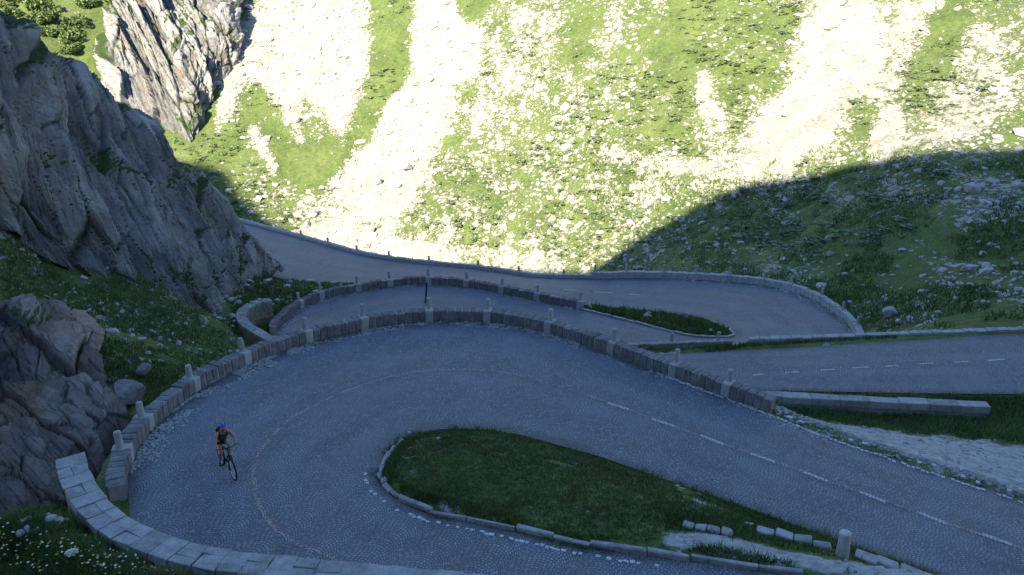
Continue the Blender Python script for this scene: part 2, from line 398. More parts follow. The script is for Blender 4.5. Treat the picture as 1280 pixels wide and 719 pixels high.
# grass islands of the farther hairpins
for x, y, z in ((8, 53.5, -21.2), (11, 53, -21.35), (12.8, 51.6, -21.5), (5, 55, -21.2), (0, 57.3, -21.6), (-5, 60, -22.2), (-12, 60, -21.6), (-16, 58, -21.0), (-18, 64, -22.8), (-17, 54, -20.0),
                (7, 39.5, -17.75), (12.5, 38.8, -17.2), (16.5, 38.6, -16.95), (20, 38.4, -16.7), (8, 40.9, -18.8), (14, 40.3, -18.6), (18, 40.2, -18.2), (8, 43, -20.4), (14, 42.0, -20.1), (0, 44.5, -19.6), (-5, 45.3, -19.6)):
    ctrl.append((x, y, z))
# bank behind the near parapet, down to the lower road
# gravel shelf and grass slope on the right
for p in ((11.5, 25.5, -14.6), (14, 25, -15.0), (18, 24, -15.3), (20, 20.5, -14.9), (12, 30.5, -17.1), (16, 30, -17.1), (19.5, 29.4, -17.0), (20, 27.5, -16.2), (24, 28, -16.5), (30, 22, -15.6), (40, 24, -15.0)):
    ctrl.append(p)
# hillside right of the lower roads
H = [(1090, 412, 47.5), (1090, 395, 52), (1180, 402, 43.5), (1280, 406, 40.5), (1000, 346, 66), (1100, 340, 62), (1200, 330, 57), (1280, 320, 54),
     (900, 338, 72), (820, 338, 78), (740, 338, 99), (1280, 182, 76), (1180, 181, 80), (1060, 203, 88), (930, 235, 95), (800, 300, 97), (1180, 260, 67), (1280, 260, 63), (1000, 290, 78),
     (640, 340, 106), (540, 336, 108), (470, 326, 112), (400, 304, 117), (350, 278, 121), (285, 240, 127), (235, 212, 133),
     (1280, 0, 112), (1100, 0, 120), (900, 0, 136), (740, 0, 150), (600, 0, 160), (450, 0, 172), (300, 0, 180), (150, 0, 176), (50, 0, 168), (-100, 0, 160),
     (640, 180, 128), (450, 180, 137), (300, 120, 152), (850, 130, 118), (60, 100, 152), (-100, 150, 140), (750, 250, 109), (560, 250, 117)]
for h in H: ctrl.append(tuple(aty(*h)))
for p in ((-3, 78, -33), (-13, 86, -36), (5, 73, -28), (-25, 97, -37), (-40, 110, -38), (-60, 118, -36), (12, 71, -25.5),
          (-200, 260, 45), (-100, 270, 55), (0, 270, 70), (100, 240, 75), (200, 200, 70), (0, 360, 130), (-200, 360, 110), (200, 320, 130),
          (90, 60, -3), (120, 60, 12), (80, 25, -8), (110, 20, 5), (70, 40, -12), (150, 120, 45), (-150, 130, -20), (-220, 150, 0)):
    ctrl.append(p)
# left: gully behind the parapet and the slope up to the cliff
Lp = [(200, 442, 33), (215, 470, 30.5), (120, 400, 36), (60, 350, 38.5), (0, 300, 39), (250, 392, 42), (290, 408, 45.5), (190, 352, 43.5), (130, 328, 41.5), (60, 305, 40), (0, 262, 38.5),
      (160, 500, 25.5), (60, 420, 30), (0, 400, 31), (-120, 330, 33), (-120, 230, 38), (-300, 300, 36)]
for h in Lp: ctrl.append(tuple(aty(*h)))
for p in ((-13.6, 20, -14.6), (-13.8, 23, -14.8), (-13.2, 26, -15.0), (-12.2, 29.5, -15.4), (-10.5, 32.5, -16.0), (-13, 17, -14.2), (-13.5, 33, -16), (-14, 37, -17.6), (-16.5, 42, -18.6), (-17, 47, -19.6), (-7, 34.5, -16.6),
          (-16, 14, -13.5), (-20, 16, -13), (-26, 22, -12), (-24, 70, -25), (-30, 62, -20), (-36, 66, -22), (-45, 75, -26), (-60, 80, -26)):
    ctrl.append(p)
# the bank the photographer stands on
for p in ((-9.6, 12.6, -10.3), (-8, 11.4, -10.25), (-5, 10.9, -10.25), (-1, 10.4, -10.2), (4, 8.8, -10.1), (12, 6.0, -10.0), (-10.6, 13.9, -10.25), (-11.4, 12.8, -10.3), (-10.1, 14.2, -10.3), (-11.6, 14.2, -10.9), (-12.8, 13.0, -10.9), (-13.8, 14.6, -12.2), (-9.0, 12.5, -10.2), (-10.9, 15.0, -11.0), (-9, 9.5, -9.3), (-12, 9.5, -9.8),
          (-4, 8, -8.4), (0, 6, -6.8), (6, 5.5, -7.5), (0, 2, -3), (0, 0, -1.8), (-8, 5, -6.5), (-16, 8, -9.5), (-22, 8, -9)):
    ctrl.append(p)
cop = np.array([atz(*p, -10.2)[:2] for p in ((112, 592), (134, 625), (165, 650), (203, 667), (255, 683), (330, 693), (420, 702), (560, 715))])
ct = np.gradient(cop, axis=0); cn = np.stack([ct[:, 1], -ct[:, 0]], 1); cn /= np.linalg.norm(cn, axis=1, keepdims=True)
for o_, z_ in ((0.75, -10.22), (1.6, -10.1)):
    ctrl += [(*q, z_ - (0.5 if i < 1 else 0.0)) for i, q in enumerate(cop + cn * o_)]
ctrl = np.array(ctrl)
key = np.round(ctrl[:, :2], 1); _, ui = np.unique(key, axis=0, return_index=True); ctrl = ctrl[np.sort(ui)]
LAND = RBF(ctrl)

NR, NC = 470, 600
yy = np.geomspace(6.0, 340.0, NR)[:, None]; tt = np.linspace(-1.25, 1.25, NC)[None, :]
X = yy * tt; Y = np.broadcast_to(yy, X.shape).copy()
Z = LAND(X, Y)
def near_road(X, Y):                       # distance to and height of the closest road sample
    D = np.full(X.shape, 9.0); HZ = np.zeros(X.shape)
    ok = (Y < 112)
    xs, ys = X[ok], Y[ok]; d_ = np.full(xs.shape, 9.0); h_ = np.zeros(xs.shape)
    P = ROADPTS
    cell = {}
    for k, (a, b) in enumerate(np.floor(P[:, :2] / 2).astype(int)): cell.setdefault((a, b), []).append(k)
    g = np.floor(np.c_[xs, ys] / 2).astype(int)
    order = np.lexsort((g[:, 1], g[:, 0])); gs = g[order]
    cut = np.flatnonzero(np.any(np.diff(gs, axis=0) != 0, axis=1)) + 1
    for blk in np.split(order, cut):
        a, b = g[blk[0]]; c = []
        for i in (-1, 0, 1):
            for j in (-1, 0, 1): c += cell.get((a + i, b + j), [])
        if not c: continue
        Q = P[c]; dd = np.hypot(xs[blk][:, None] - Q[:, 0], ys[blk][:, None] - Q[:, 1])
        m = dd.argmin(1); d_[blk] = dd[np.arange(len(blk)), m]; h_[blk] = Q[m, 2]
    D[ok] = d_; HZ[ok] = h_
    return D, HZ
DR, HR = near_road(X, Y)
away = np.clip((DR - 0.8) / 3.0, 0, 1)
far = np.clip((Y - 55) / 40, 0, 1)
rough = away * (0.10 + 0.9 * far)
left = np.clip((-X - 14) / 5, 0, 1) * (Y < 60) * (Y > 16)
Z += rough * (1.5 * fbm(X * 0.06, Y * 0.06, 0, 4, 11) + 0.55 * fbm(X * 0.35, Y * 0.35, 0, 4, 12) + 0.25 * ridged(X * 0.9, Y * 0.9, 0, 3, 13))
Z += away * 0.10 * fbm(X * 1.4, Y * 1.4, 0, 3, 15) + left * away * 0.45 * fbm(X * 0.6, Y * 0.6, 0, 4, 16)
m = (DR >= 0.22) & (DR < 0.9)
Z[m] = np.maximum(Z[m], HR[m] + 0.01 - 0.25 * np.clip(DR[m] - 0.6, 0, 1))
m = DR < 0.22
Z[m] = np.minimum(Z[m], HR[m] - 0.055)

PX, PY = project(np.stack([X, Y, Z], -1))
strokes = [  # x0 y0 x1 y1 r0 r1 value: where loose rock and where turf lies on the far slope
 (556, -40, 552, 60, 46, 44, .54), (552, 60, 520, 140, 46, 44, .50), (520, 140, 480, 220, 42, 46, .46), (480, 220, 415, 295, 46, 48, .40),
 (385, -40, 400, 60, 75, 68, .56), (400, 60, 432, 145, 45, 25, .50), (315, 50, 288, 125, 26, 18, .55), (295, 90, 270, 165, 14, 7, .7), (345, 100, 374, 178, 22, 7, .7), (316, 165, 342, 208, 9, 6, .6),
 (1065, -40, 1050, 60, 48, 50, .50), (1050, 60, 1005, 150, 48, 50, .50), (1000, 150, 925, 218, 44, 26, .45), (1155, -10, 1100, 110, 28, 20, .36), (1112, 150, 1098, 195, 18, 14, .6),
 (880, 100, 897, 185, 12, 16, .34), (655, 30, 620, 160, 45, 40, .20), (760, 30, 700, 120, 25, 25, .14), (770, 196, 985, 224, 7, 9, .5), (830, 212, 800, 250, 25, 15, .25),
 (390, 300, 700, 334, 20, 12, .32), (1240, 60, 1190, 110, 30, 30, .3), (700, 170, 640, 260, 30, 40, .06), (1250, 130, 1180, 170, 20, 20, .25), (560, 290, 500, 320, 25, 25, .2),
 (1140, 215, 1270, 235, 45, 50, .12), (1170, 345, 1280, 370, 30, 40, .18), (1090, 385, 1150, 395, 25, 25, .3),
 (490, -20, 492, 90, 26, 24, -.75), (480, 100, 448, 165, 20, 16, -.6), (245, 100, 235, 240, 55, 60, -.55), (325, 130, 375, 200, 30, 26, -.4), (420, 190, 390, 230, 18, 14, -.5), (590, -20, 585, 12, 25, 20, -.7),
 (890, 10, 950, 80, 65, 60, -.22), (840, 60, 830, 150, 40, 30, -.18), (1190, 20, 1160, 110, 25, 25, -.25), (900, 290, 1100, 330, 60, 60, -.12), (70, 40, 60, 60, 80, 80, -.5), (740, 30, 720, 70, 25, 20, -.3)]
scree = np.full(X.shape, 0.0)
scree += np.where(Y > 62, 0.27, 0.05)
for x0, y0, x1, y1, r0, r1, v in strokes:
    dx, dy = x1 - x0, y1 - y0; L2 = dx * dx + dy * dy
    tq = np.clip(((PX - x0) * dx + (PY - y0) * dy) / L2, 0, 1)
    d = np.hypot(PX - x0 - tq * dx, PY - y0 - tq * dy) / (r0 + (r1 - r0) * tq)
    scree += v * (1 - np.clip((d - 0.55) / 0.75, 0, 1)) * (Y > 42)
scree -= 0.06 * ((PX > 730) & (PY > 190) & (PY > 335 - (PX - 740) * 0.33))
scree += 0.10 * left
def blob(cx, cy, rx, ry, a=0.0):
    c, s = math.cos(a), math.sin(a); u = ((X - cx) * c + (Y - cy) * s) / rx; w = (-(X - cx) * s + (Y - cy) * c) / ry
    return np.clip(1.5 - np.hypot(u, w), 0, 1)
sand = blob(16.8, 23.9, 7.5, 3.4, -0.50) + blob(5.3, 15.6, 1.8, 0.5, -0.3) + blob(9.5, 14.2, 2.6, 0.8, -0.35) + 0.5 * blob(-1.6, 18.0, 0.8, 0.3, -0.4)
edge = np.clip(1 - (DR - 0.2) / 0.5, 0, 1) * (X < 9) * (Y > 20) * 0.55
sand = np.clip(sand + edge * (np.hypot(X + 1, Y - 20) > 7.5), 0, 1)
heath = np.clip(left + 0.3 * (Y > 55) + 0.5 * blob(-1, 18.5, 2, 0.6, -0.4), 0, 1)
V = np.stack([X, Y, Z], -1).reshape(-1, 3)
gm = np_mesh("ground", V, grid_faces(NR, NC), True)
set_col(gm, "mask", np.stack([np.clip(scree, 0, 1).ravel(), sand.ravel(), heath.ravel()], 1))
ground = link("ground", gm, M['ground'], None, "grassy and stony mountain slopes around the hairpin road", "slope", kind="structure")
def land_z(x, y):
    """height of the finished ground mesh at points (bilinear on the grid)"""
    x = np.asarray(x, float); y = np.asarray(y, float)
    fi = np.clip((np.log(y) - math.log(6)) / (math.log(340) - math.log(6)) * (NR - 1), 0, NR - 1.001)
    fj = np.clip((x / y + 1.25) / 2.5 * (NC - 1), 0, NC - 1.001)
    i = fi.astype(int); j = fj.astype(int); a = fi - i; b = fj - j
    return (Z[i, j] * (1 - a) * (1 - b) + Z[i + 1, j] * a * (1 - b) + Z[i, j + 1] * (1 - a) * b + Z[i + 1, j + 1] * a * b)
def grid_val(Gv, x, y):
    fi = np.clip((np.log(y) - math.log(6)) / (math.log(340) - math.log(6)) * (NR - 1), 0, NR - 1).astype(int)
    fj = np.clip((x / y + 1.25) / 2.5 * (NC - 1), 0, NC - 1).astype(int)
    return Gv[fi, fj]
def road_d(x, y):
    return near_road(np.asarray(x, float), np.asarray(y, float))[0]
SLOPE = np.zeros_like(Z)

# ------------------------------------------------------------------ mountain behind the camera: it shades the road
term = [(225, 205, 135), (270, 208, 133), (284, 214, 131), (296, 246, 127), (335, 268, 122), (370, 286, 119), (400, 304, 117), (470, 326, 112), (540, 335, 108), (640, 339, 106), (740, 338, 99),
        (800, 300, 97), (870, 262, 96), (930, 235, 95), (1000, 218, 91), (1060, 203, 88), (1120, 190, 84), (1180, 181, 80), (1280, 182, 76)]
crest = []
for px, py, y in term:
    p = aty(px, py, y); p[2] = float(land_z(p[0], p[1])); t_ = (p[1] + 62.0) / -SUN[1]; crest.append(p + SUN * t_)
crest.sort(key=lambda c: c[0])
cx = [c[0] for c in crest]; cz = [c[2] for c in crest]
xs = np.linspace(-330, 240, 420); zc = 0.55 * fbm(xs * 0.22, 0.0, 0, 4, 91) +  np.interp(xs, [-330, -240, *cx, 60, 240], [120, 100, *cz, 78, 110])
prof = [(-160, -0.35), (-120, 0.25), (-90, 0.68), (-70, 0.93), (-62, 1.0), (-54, 0.90), (-40, 0.66), (-25, 0.40), (-12, 0.17), (-4, 0.03)]
MV = []
for y, f in prof:
    base = -3.0
    zz_ = base + (zc - base) * f + (0 if y == -62 else 1) * 3.0 * fbm(xs * 0.06, y * 0.06, 0, 4, 31)
    MV.append(np.stack([xs, np.full_like(xs, y), zz_], -1))
mm = np_mesh("mountain", np.concatenate(MV), grid_faces(len(prof), len(xs)), True)
set_col(mm, "mask", np.tile(np.array([[0.45, 0, 0.3]]), (len(mm.vertices), 1)))
link("mountain", mm, M['ground'], None, "steep mountain side rising behind the viewpoint", "mountain", kind="structure")

# ------------------------------------------------------------------ rock faces
def resample(P, n):
    P = np.asarray(P, float); d = np.r_[0, np.cumsum(np.linalg.norm(np.diff(P, axis=0), axis=1))]
    s = np.linspace(0, d[-1], n); return np.stack([np.interp(s, d, P[:, k]) for k in range(3)], 1)
def worley(x, y, seed):
    ix, iy = np.floor(x).astype(np.int64), np.floor(y).astype(np.int64); f1 = np.full(x.shape, 9.0); f2 = f1.copy(); idr = np.zeros(x.shape); dx1 = np.zeros(x.shape); dy1 = np.zeros(x.shape)
    for i in (-1, 0, 1):
        for j in (-1, 0, 1):
            cx_, cy_ = ix + i, iy + j; z0 = np.zeros_like(cx_)
            qx = cx_ + 0.5 + 0.45 * hash3(cx_, cy_, z0, seed); qy = cy_ + 0.5 + 0.45 * hash3(cx_, cy_, z0 + 1, seed)
            d = np.hypot(x - qx, y - qy); n = d < f1
            f2 = np.where(n, f1, np.minimum(f2, d)); dx1 = np.where(n, x - qx, dx1); dy1 = np.where(n, y - qy, dy1)
            idr = np.where(n, hash3(cx_, cy_, z0 + 2, seed), idr); f1 = np.where(n, d, f1)
    return idr, f2 - f1, dx1, dy1
def rock_patch(name, rows, nu, nv, mat, amp, seed, shear, label, grassy=0.0, block=3.0, kind="structure", fs=1.0):
    """rows: list of 3-D polylines from foot to crest (and over the back); relief is pushed along the normal"""
    R = [resample(catmull(r, 6), nu) for r in rows]
    R = np.array(R); k = len(R)
    vv = np.linspace(0, k - 1, nv); G = np.stack([catmull(R[:, j], 12) for j in range(nu)], 1)
    s = np.linspace(0, len(G) - 1, nv); i0 = np.clip(s.astype(int), 0, len(G) - 2); f = (s - i0)[:, None, None]
    G = G[i0] * (1 - f) + G[i0 + 1] * f
    du = np.gradient(G, axis=1); dv = np.gradient(G, axis=0)
    N = np.cross(du, dv); N /= np.linalg.norm(N, axis=2, keepdims=True) + 1e-9
    lu = np.cumsum(np.linalg.norm(du, axis=2), axis=1); lv = np.cumsum(np.linalg.norm(dv, axis=2), axis=0)
    lu = lu.mean(0)[None, :] * np.ones_like(lu)
    a = lu + shear * lv; b = lv
    w1 = 0.8 * fbm(a * 0.15, b * 0.1, 0, 3, seed + 9)
    wob = 0.25 * fbm(lu * 0.5, lv * 0.5, 0, 3, seed + 8)
    i1, e1, x1, y1 = worley((a + w1 + wob) / (block * 1.1), b / (block * 3.6), seed + 20)
    i2, e2, x2, y2 = worley((a + w1 + wob) / (block * 0.42), b / (block * 1.5) + 0.3 * i1, seed + 21)
    i3, e3, x3, y3 = worley((a + wob) / (block * 0.17), b / (block * 0.5) + 0.3 * i2, seed + 22)
    rel = amp * (0.85 * ridged((a + w1) * 0.20 * fs, b * 0.035 * fs, 0, 2, seed) + 0.45 * fbm(lu * 0.3, lv * 0.3, 0, 4, seed + 2) + 0.55 * i1 + 0.5 * x1 + 0.35 * y1
                 + 0.30 * i2 + 0.30 * x2 + 0.2 * y2 + 0.13 * i3 + 0.14 * x3 + 0.10 * fbm(lu * 2.2, lv * 2.2, 0, 3, seed + 7))
    rel -= amp * (0.45 * np.clip(1 - e1 / 0.07, 0, 1) + 0.22 * np.clip(1 - e2 / 0.09, 0, 1) * (i2 > -0.4))
    tone = np.clip(0.5 + 0.30 * i1 + 0.28 * i2 + 0.16 * i3, 0, 1); crk = np.clip(np.minimum(e1 / 0.10, e2 / 0.12 + 0.1), 0, 1)
    G = G + N * rel[..., None]
    V = G.reshape(-1, 3); me = np_mesh(name, V, grid_faces(nv, nu), True)
    uv = me.uv_layers.new(name="UVMap"); vi = np.empty(len(me.loops), np.int32); me.loops.foreach_get("vertex_index", vi)
    UV = np.stack([a, b], -1).reshape(-1, 2)[vi]; uv.data.foreach_set("uv", UV.astype(np.float32).ravel())
    du = np.gradient(G, axis=1); dv = np.gradient(G, axis=0); N2 = np.cross(du, dv); N2 /= np.linalg.norm(N2, axis=2, keepdims=True) + 1e-9
    nz = np.abs(N2[..., 2])
    gmask = np.clip(grassy + 1.0 * (nz - 0.60) + 0.70 * fbm(lu * 0.30 + 0.12 * lv, lv * 0.40, 0, 4, seed + 6) + 0.18 * np.clip(1 - e1 / 0.22, 0, 1) + 0.10 * np.clip(1 - e2 / 0.2, 0, 1), 0, 1)
    set_col(me, "mask", np.stack([gmask.ravel(), tone.ravel(), crk.ravel()], 1))
    me.materials.append(mat)
    o = link(name, me, None, None, label, "rock face", kind=kind)
    return o, G
foot = [(-300, 190, 30), (-150, 205, 36), (0, 258, 38.3), (30, 280, 39), (60, 302, 39.5), (130, 327, 41), (190, 352, 43), (245, 388, 44.8), (285, 402, 48), (308, 385, 55), (328, 354, 65), (338, 343, 69)]
crst = [(-300, 60, 34), (-150, 30, 38), (0, 20, 42), (34, 48, 44), (68, 74, 46), (120, 110, 49.5), (172, 146, 53), (213, 186, 56), (262, 235, 61), (300, 277, 65), (322, 310, 68), (340, 338, 71)]
F0 = np.array([aty(*p) for p in foot]); C0 = np.array([aty(*p) for p in crst])
mid1 = F0 * 0.68 + C0 * 0.32 + np.array([0.5, -0.8, 0.3]); mid2 = F0 * 0.34 + C0 * 0.66 + np.array([0.5, -0.6, 0.2])
back1 = C0 + np.array([-5, 5, -2.5]); back2 = C0 + np.array([-16, 14, -14])
rock_patch("cliff", [F0 + np.array([0.4, -0.3, -1.2]), F0, mid1, mid2, C0, back1, back2], 420, 330, M['cliff'], 0.72, 101, 0.50,
           "steep dark grey granite cliff descending from the upper left to the road", 0.34, 2.4)
# lower outcrop beside the gully
rows = [[(-140, 720, 16.5), (0, 668, 18.0), (40, 640, 19.0), (84, 610, 20.3), (120, 582, 21.6), (140, 552, 23.0), (156, 532, 24.2)],
        [(-140, 565, 20), (0, 562, 20.8), (42, 552, 21.8), (80, 538, 22.8), (112, 516, 24.0), (130, 500, 25.0), (144, 492, 25.6)],
        [(-140, 470, 25), (0, 474, 25.0), (36, 470, 25.5), (68, 462, 26.1), (94, 454, 26.8), (114, 456, 27.3), (130, 462, 27.6)],
        [(-140, 385, 29.0), (0, 402, 29.0), (34, 406, 28.9), (62, 410, 28.8), (86, 420, 28.8), (106, 430, 28.9), (122, 442, 29.0)]]
rows = [np.array([aty(*p) for p in r]) for r in rows]
rows.append(rows[-1] + np.array([-1.5, 3.0, -0.6])); rows.append(rows[-1] + np.array([-2, 3.0, -2.5]))
rows.insert(0, rows[0] + np.array([0.5, -0.3, -1.5]))
rock_patch("rock_outcrop", rows, 230, 190, M['outcrop'], 0.48, 211, 0.30, "brown grey rock outcrop rising behind the near parapet at lower left", -0.10, 1.9)
# sunlit rock ribs on the far slope
xs_ = np.linspace(132, 308, 12); rws = []
topy = [30, 5, -20, -50, -50, -40, -40, -30, -25, -20, -15, -10]; boty = [105, 128, 148, 165, 180, 190, 200, 196, 150, 120, 80, 45]
for f_, lift in ((0.0, -1.5), (0.12, 1.5), (0.35, 4.0), (0.6, 4.5), (0.85, 3.0), (1.0, -1.5)):
    r_ = []
    for x_, b_, t_ in zip(xs_, boty, topy):
        py = b_ + (t_ - b_) * f_; d = ray(x_, py)
        s = np.linspace(60, 230, 340); Q = d[None] * s[:, None] / d[1]
        hit = np.flatnonzero(land_z(Q[:, 0], Q[:, 1]) > Q[:, 2]); q = Q[hit[0]] if len(hit) else Q[-1]
        r_.append(q + np.array([0.1, -0.72, 0.69]) * (lift if 132 < x_ < 308 else -1.5))
    rws.append(np.array(r_))
rock_patch("rock_ribs", rws, 260, 230, M['sunrock'], 1.5, 307, 0.25, "sunlit granite ribs with deep shadowed clefts on the far slope", 0.26, 5.5, fs=0.5)

# ------------------------------------------------------------------ shared stone meshes
def block_mesh(name, sx, sy, sz, bev, jit, mat):
    bm = bmesh.new(); bmesh.ops.create_cube(bm, size=1.0)
    for v in bm.verts:
        v.co = Vector((v.co.x * sx, v.co.y * sy, (v.co.z + 0.5) * sz)) + Vector([random.uniform(-jit, jit) for _ in range(3)])
    bmesh.ops.bevel(bm, geom=bm.edges[:] + bm.verts[:], offset=bev, segments=1, affect='EDGES', profile=0.5)
    me = bpy.data.meshes.new(name); bm.to_mesh(me); bm.free(); me.materials.append(mat); return me
def lathe_mesh(name, prof, seg, mat, jit=0.0):
    V = []; F = []
    for r, z in prof:
        for k in range(seg):
            a = 2 * math.pi * k / seg; V.append((r * math.cos(a) + random.uniform(-jit, jit), r * math.sin(a) + random.uniform(-jit, jit), z))
    for i in range(len(prof) - 1):
        for k in range(seg):
            F.append((i * seg + k, i * seg + (k + 1) % seg, (i + 1) * seg + (k + 1) % seg, (i + 1) * seg + k))
    F.append(tuple(range((len(prof) - 1) * seg, len(prof) * seg)))
    me = bpy.data.meshes.new(name); me.from_pydata(V, [], F); me.materials.append(mat); return me
def path_frames(P, L, off=0.0):
    """points every L along a polyline with tangent"""
    P = np.asarray(P, float); d = np.r_[0, np.cumsum(np.linalg.norm(np.diff(P[:, :2], axis=0), axis=1))]
    n = max(1, int(round(d[-1] / L))); s = (np.arange(n) + 0.5) * d[-1] / n
    Q = np.stack([np.interp(s, d, P[:, k]) for k in range(3)], 1)
    Q2 = np.stack([np.interp(np.clip(s + 0.15, 0, d[-1]), d, P[:, k]) for k in range(3)], 1)
    Q1 = np.stack([np.interp(np.clip(s - 0.15, 0, d[-1]), d, P[:, k]) for k in range(3)], 1)
    T = Q2 - Q1; T /= np.linalg.norm(T, axis=1, keepdims=True); return Q, T, d[-1] / n
def core_mesh(name, P, side, th, h, drop, mat):
    P = np.asarray(P, float); T = np.gradient(P, axis=0); N = np.stack([-T[:, 1], T[:, 0], np.zeros(len(P))], 1) * side
    N /= np.linalg.norm(N, axis=1, keepdims=True)
    a = P + N * 0.03; b = P + N * (th - 0.03); up = np.array([0, 0, h]); dn = np.array([0, 0, -drop])
    ring = np.stack([a + dn, a + up, b + up, b + dn], 1); n = len(P); V = ring.reshape(-1, 3); F = []
    for i in range(n - 1):
        for k in range(4):
            F.append((i * 4 + k, i * 4 + (k + 1) % 4, i * 4 + 4 + (k + 1) % 4, i * 4 + 4 + k))
    F.append((0, 3, 2, 1)); F.append(tuple((n - 1) * 4 + k for k in range(4)))
    me = bpy.data.meshes.new(name); me.from_pydata([tuple(v) for v in V], [], F)
    bm = bmesh.new(); bm.from_mesh(me); bmesh.ops.recalc_face_normals(bm, faces=bm.faces); bm.to_mesh(me); bm.free()
    me.materials.append(mat); return me
def join_meshes(name, items, mat):
    """items: (mesh, matrix) -> one mesh"""
    V = []; F = []; o = 0
    cache = {}
    for me, mx in items:
        if me.name not in cache:
            cache[me.name] = (np.array([v.co[:] for v in me.vertices]), [tuple(p.vertices) for p in me.polygons])
        v, f = cache[me.name]; A = np.array(mx)
        V.append(v @ A[:3, :3].T + A[:3, 3]); F += [tuple(i + o for i in q) for q in f]; o += len(v)
    out = bpy.data.meshes.new(name); out.from_pydata(np.concatenate(V).tolist(), [], F); out.materials.append(mat); return out

POST = lathe_mesh("post", [(0.120, 0), (0.117, 0.06), (0.110, 0.10), (0.100, 0.45), (0.092, 0.50), (0.06, 0.52)], 14, M['pale'], 0.003)
def wall(name, label, path, side, h, th, L, individual=True, posts=(), mat='block', post_h=1.0, drop=0.6, jit=0.022, gap=0.032, blocks=None, group=None, core='mortar'):
    base = np.asarray(path[0], float); root = empty(name, base.tolist(), label, "stone wall", group)
    P0 = np.asarray(path, float) - base
    c = link("mortar_core", core_mesh("mortar_core", P0, side, th, h - 0.035, drop, M[core]), None, root)
    Q, T, l = path_frames(P0, L)
    N = np.stack([-T[:, 1], T[:, 0], np.zeros(len(T))], 1) * side; N /= np.linalg.norm(N, axis=1, keepdims=True)
    var = [block_mesh("stone", l - gap, th, h, 0.022, jit, M[mat]) for _ in range(6)]
    pb = [block_mesh("post_base", l * 1.05, th + 0.05, h + 0.03, 0.02, 0.008, M['pale']) for _ in range(2)]
    pid = set()
    for p in posts:
        if isinstance(p, tuple):
            pxs, pys = project(Q + base + N * th * 0.6 + np.array([0, 0, h])); k = int(np.argmin(np.hypot(pxs - p[0], (pys - p[1]))))
        else: k = int(p / l)
        pid.add(min(max(k, 0), len(Q) - 1))
    items = []
    for k in range(len(Q)):
        t = Vector(T[k]); n = Vector(N[k]); u = t.cross(n) * (1 if side > 0 else -1); u.normalize()
        ctr = Vector(Q[k]) + n * th * 0.5
        R = Matrix((t, n * (1 if side > 0 else -1), u)).transposed().to_4x4()
        a = random.uniform(-0.025, 0.025)
        mx = Matrix.Translation(ctr + Vector((0, 0, random.uniform(-0.02, 0.02)))) @ R @ Matrix.Rotation(a, 4, 'Z') @ Matrix.Diagonal((1, 1, random.uniform(0.95, 1.05), 1))
        if k in pid:
            b = link("post_base", random.choice(pb), None, root); b.matrix_basis = Matrix.Translation(ctr) @ R
            o = link("post", POST, None, root)
            o.matrix_basis = Matrix.Translation(ctr + n * th * 0.1 + Vector((0, 0, h + 0.02))) @ Matrix.Rotation(random.uniform(-0.05, 0.05), 4, 'X') @ Matrix.Rotation(random.uniform(-0.05, 0.05), 4, 'Y') @ Matrix.Diagonal((1, 1, post_h * random.uniform(0.9, 1.06), 1))
        elif individual:
            o = link("stone", random.choice(var), None, root); o.matrix_basis = mx
        else: items.append((random.choice(var), mx))
    if items:
        link("stonework", join_meshes("stonework", items, M[mat]), None, root, kind="stuff")
    return root
def seg(A, i, j): return A[i * NS:j * NS + 1]

# parapet of the near hairpin
w1 = wall("parapet_wall", "long curved stone parapet with round posts around the near hairpin bend", A1[int(6.45 * NS):19 * NS + 1], 1, 0.50, 0.48, 0.31,
          posts=[(146, 560), (176, 520), (236, 470), (301, 440), (377, 412), (455, 402), (534, 390), (611, 390), (690, 408), (765, 430), (840, 455), (910, 482)])
w2 = wall("parapet_wall", "middle curved stone parapet with posts, behind the near parapet", seg(A2, 9, 17), 1, 0.55, 0.45, 0.40, individual=False,
          posts=[(374, 380), (403, 366), (446, 354), (487, 348), (534, 345), (584, 350), (630, 357), (673, 367), (727, 380)], post_h=1.15)
w3 = wall("parapet_wall", "farthest curved stone parapet with posts around the right hand hairpin", B2[int(21.2 * NS):28 * NS + 1], -1, 0.55, 0.45, 0.45, individual=False,
          posts=[(741, 343), (784, 340), (828, 340), (871, 340), (916, 343), (957, 346), (990, 352), (1030, 368), (1055, 388), (1066, 410)], post_h=1.2, mat='pale')
w4 = wall("road_edge_wall", "low stone edge with small posts along the far road above the ravine", seg(B2, 28, 34), -1, 0.30, 0.40, 0.6, individual=False,
          posts=[2.5, 7.5, 12.5, 17.5, 22.5, 27.5, 32.5, 38], post_h=0.9, mat='coping')
w5 = wall("road_edge_wall", "low pale stone kerb where the far road passes the cliff foot", seg(A2, 30, 34), 1, 0.16, 0.30, 0.7, individual=False, mat='coping', core='coping')
EDGE2 = catmull([(60, 35.2, -14.85), (45, 36.7, -15.45), (27, 37.8, -16.2), (20, 38.2, -16.65), (12.5, 38.65, -17.15), (6.5, 39.4, -17.72), (3, 40.0, -18.0)], 8); EDK = 33
w6 = wall("road_edge_wall", "low stone edge behind the road at the right, below the boulder slope", EDGE2[:EDK], -1, 0.16, 0.40, 0.55, individual=False, mat='coping', posts=[33.5], post_h=1.0)
w7 = wall("road_edge_wall", "broken row of edge stones on the grass strip between two lower roads", EDGE2[EDK:], -1, 0.12, 0.30, 0.5, individual=False, mat='coping', posts=[0.6, 3.2], post_h=0.9)
k2 = wall("kerb", "low stone kerb along the farther grass island", seg(A2, 17, 24), 1, 0.10, 0.16, 0.55, individual=False, mat='coping', core='coping')
k2["category"] = "kerb"
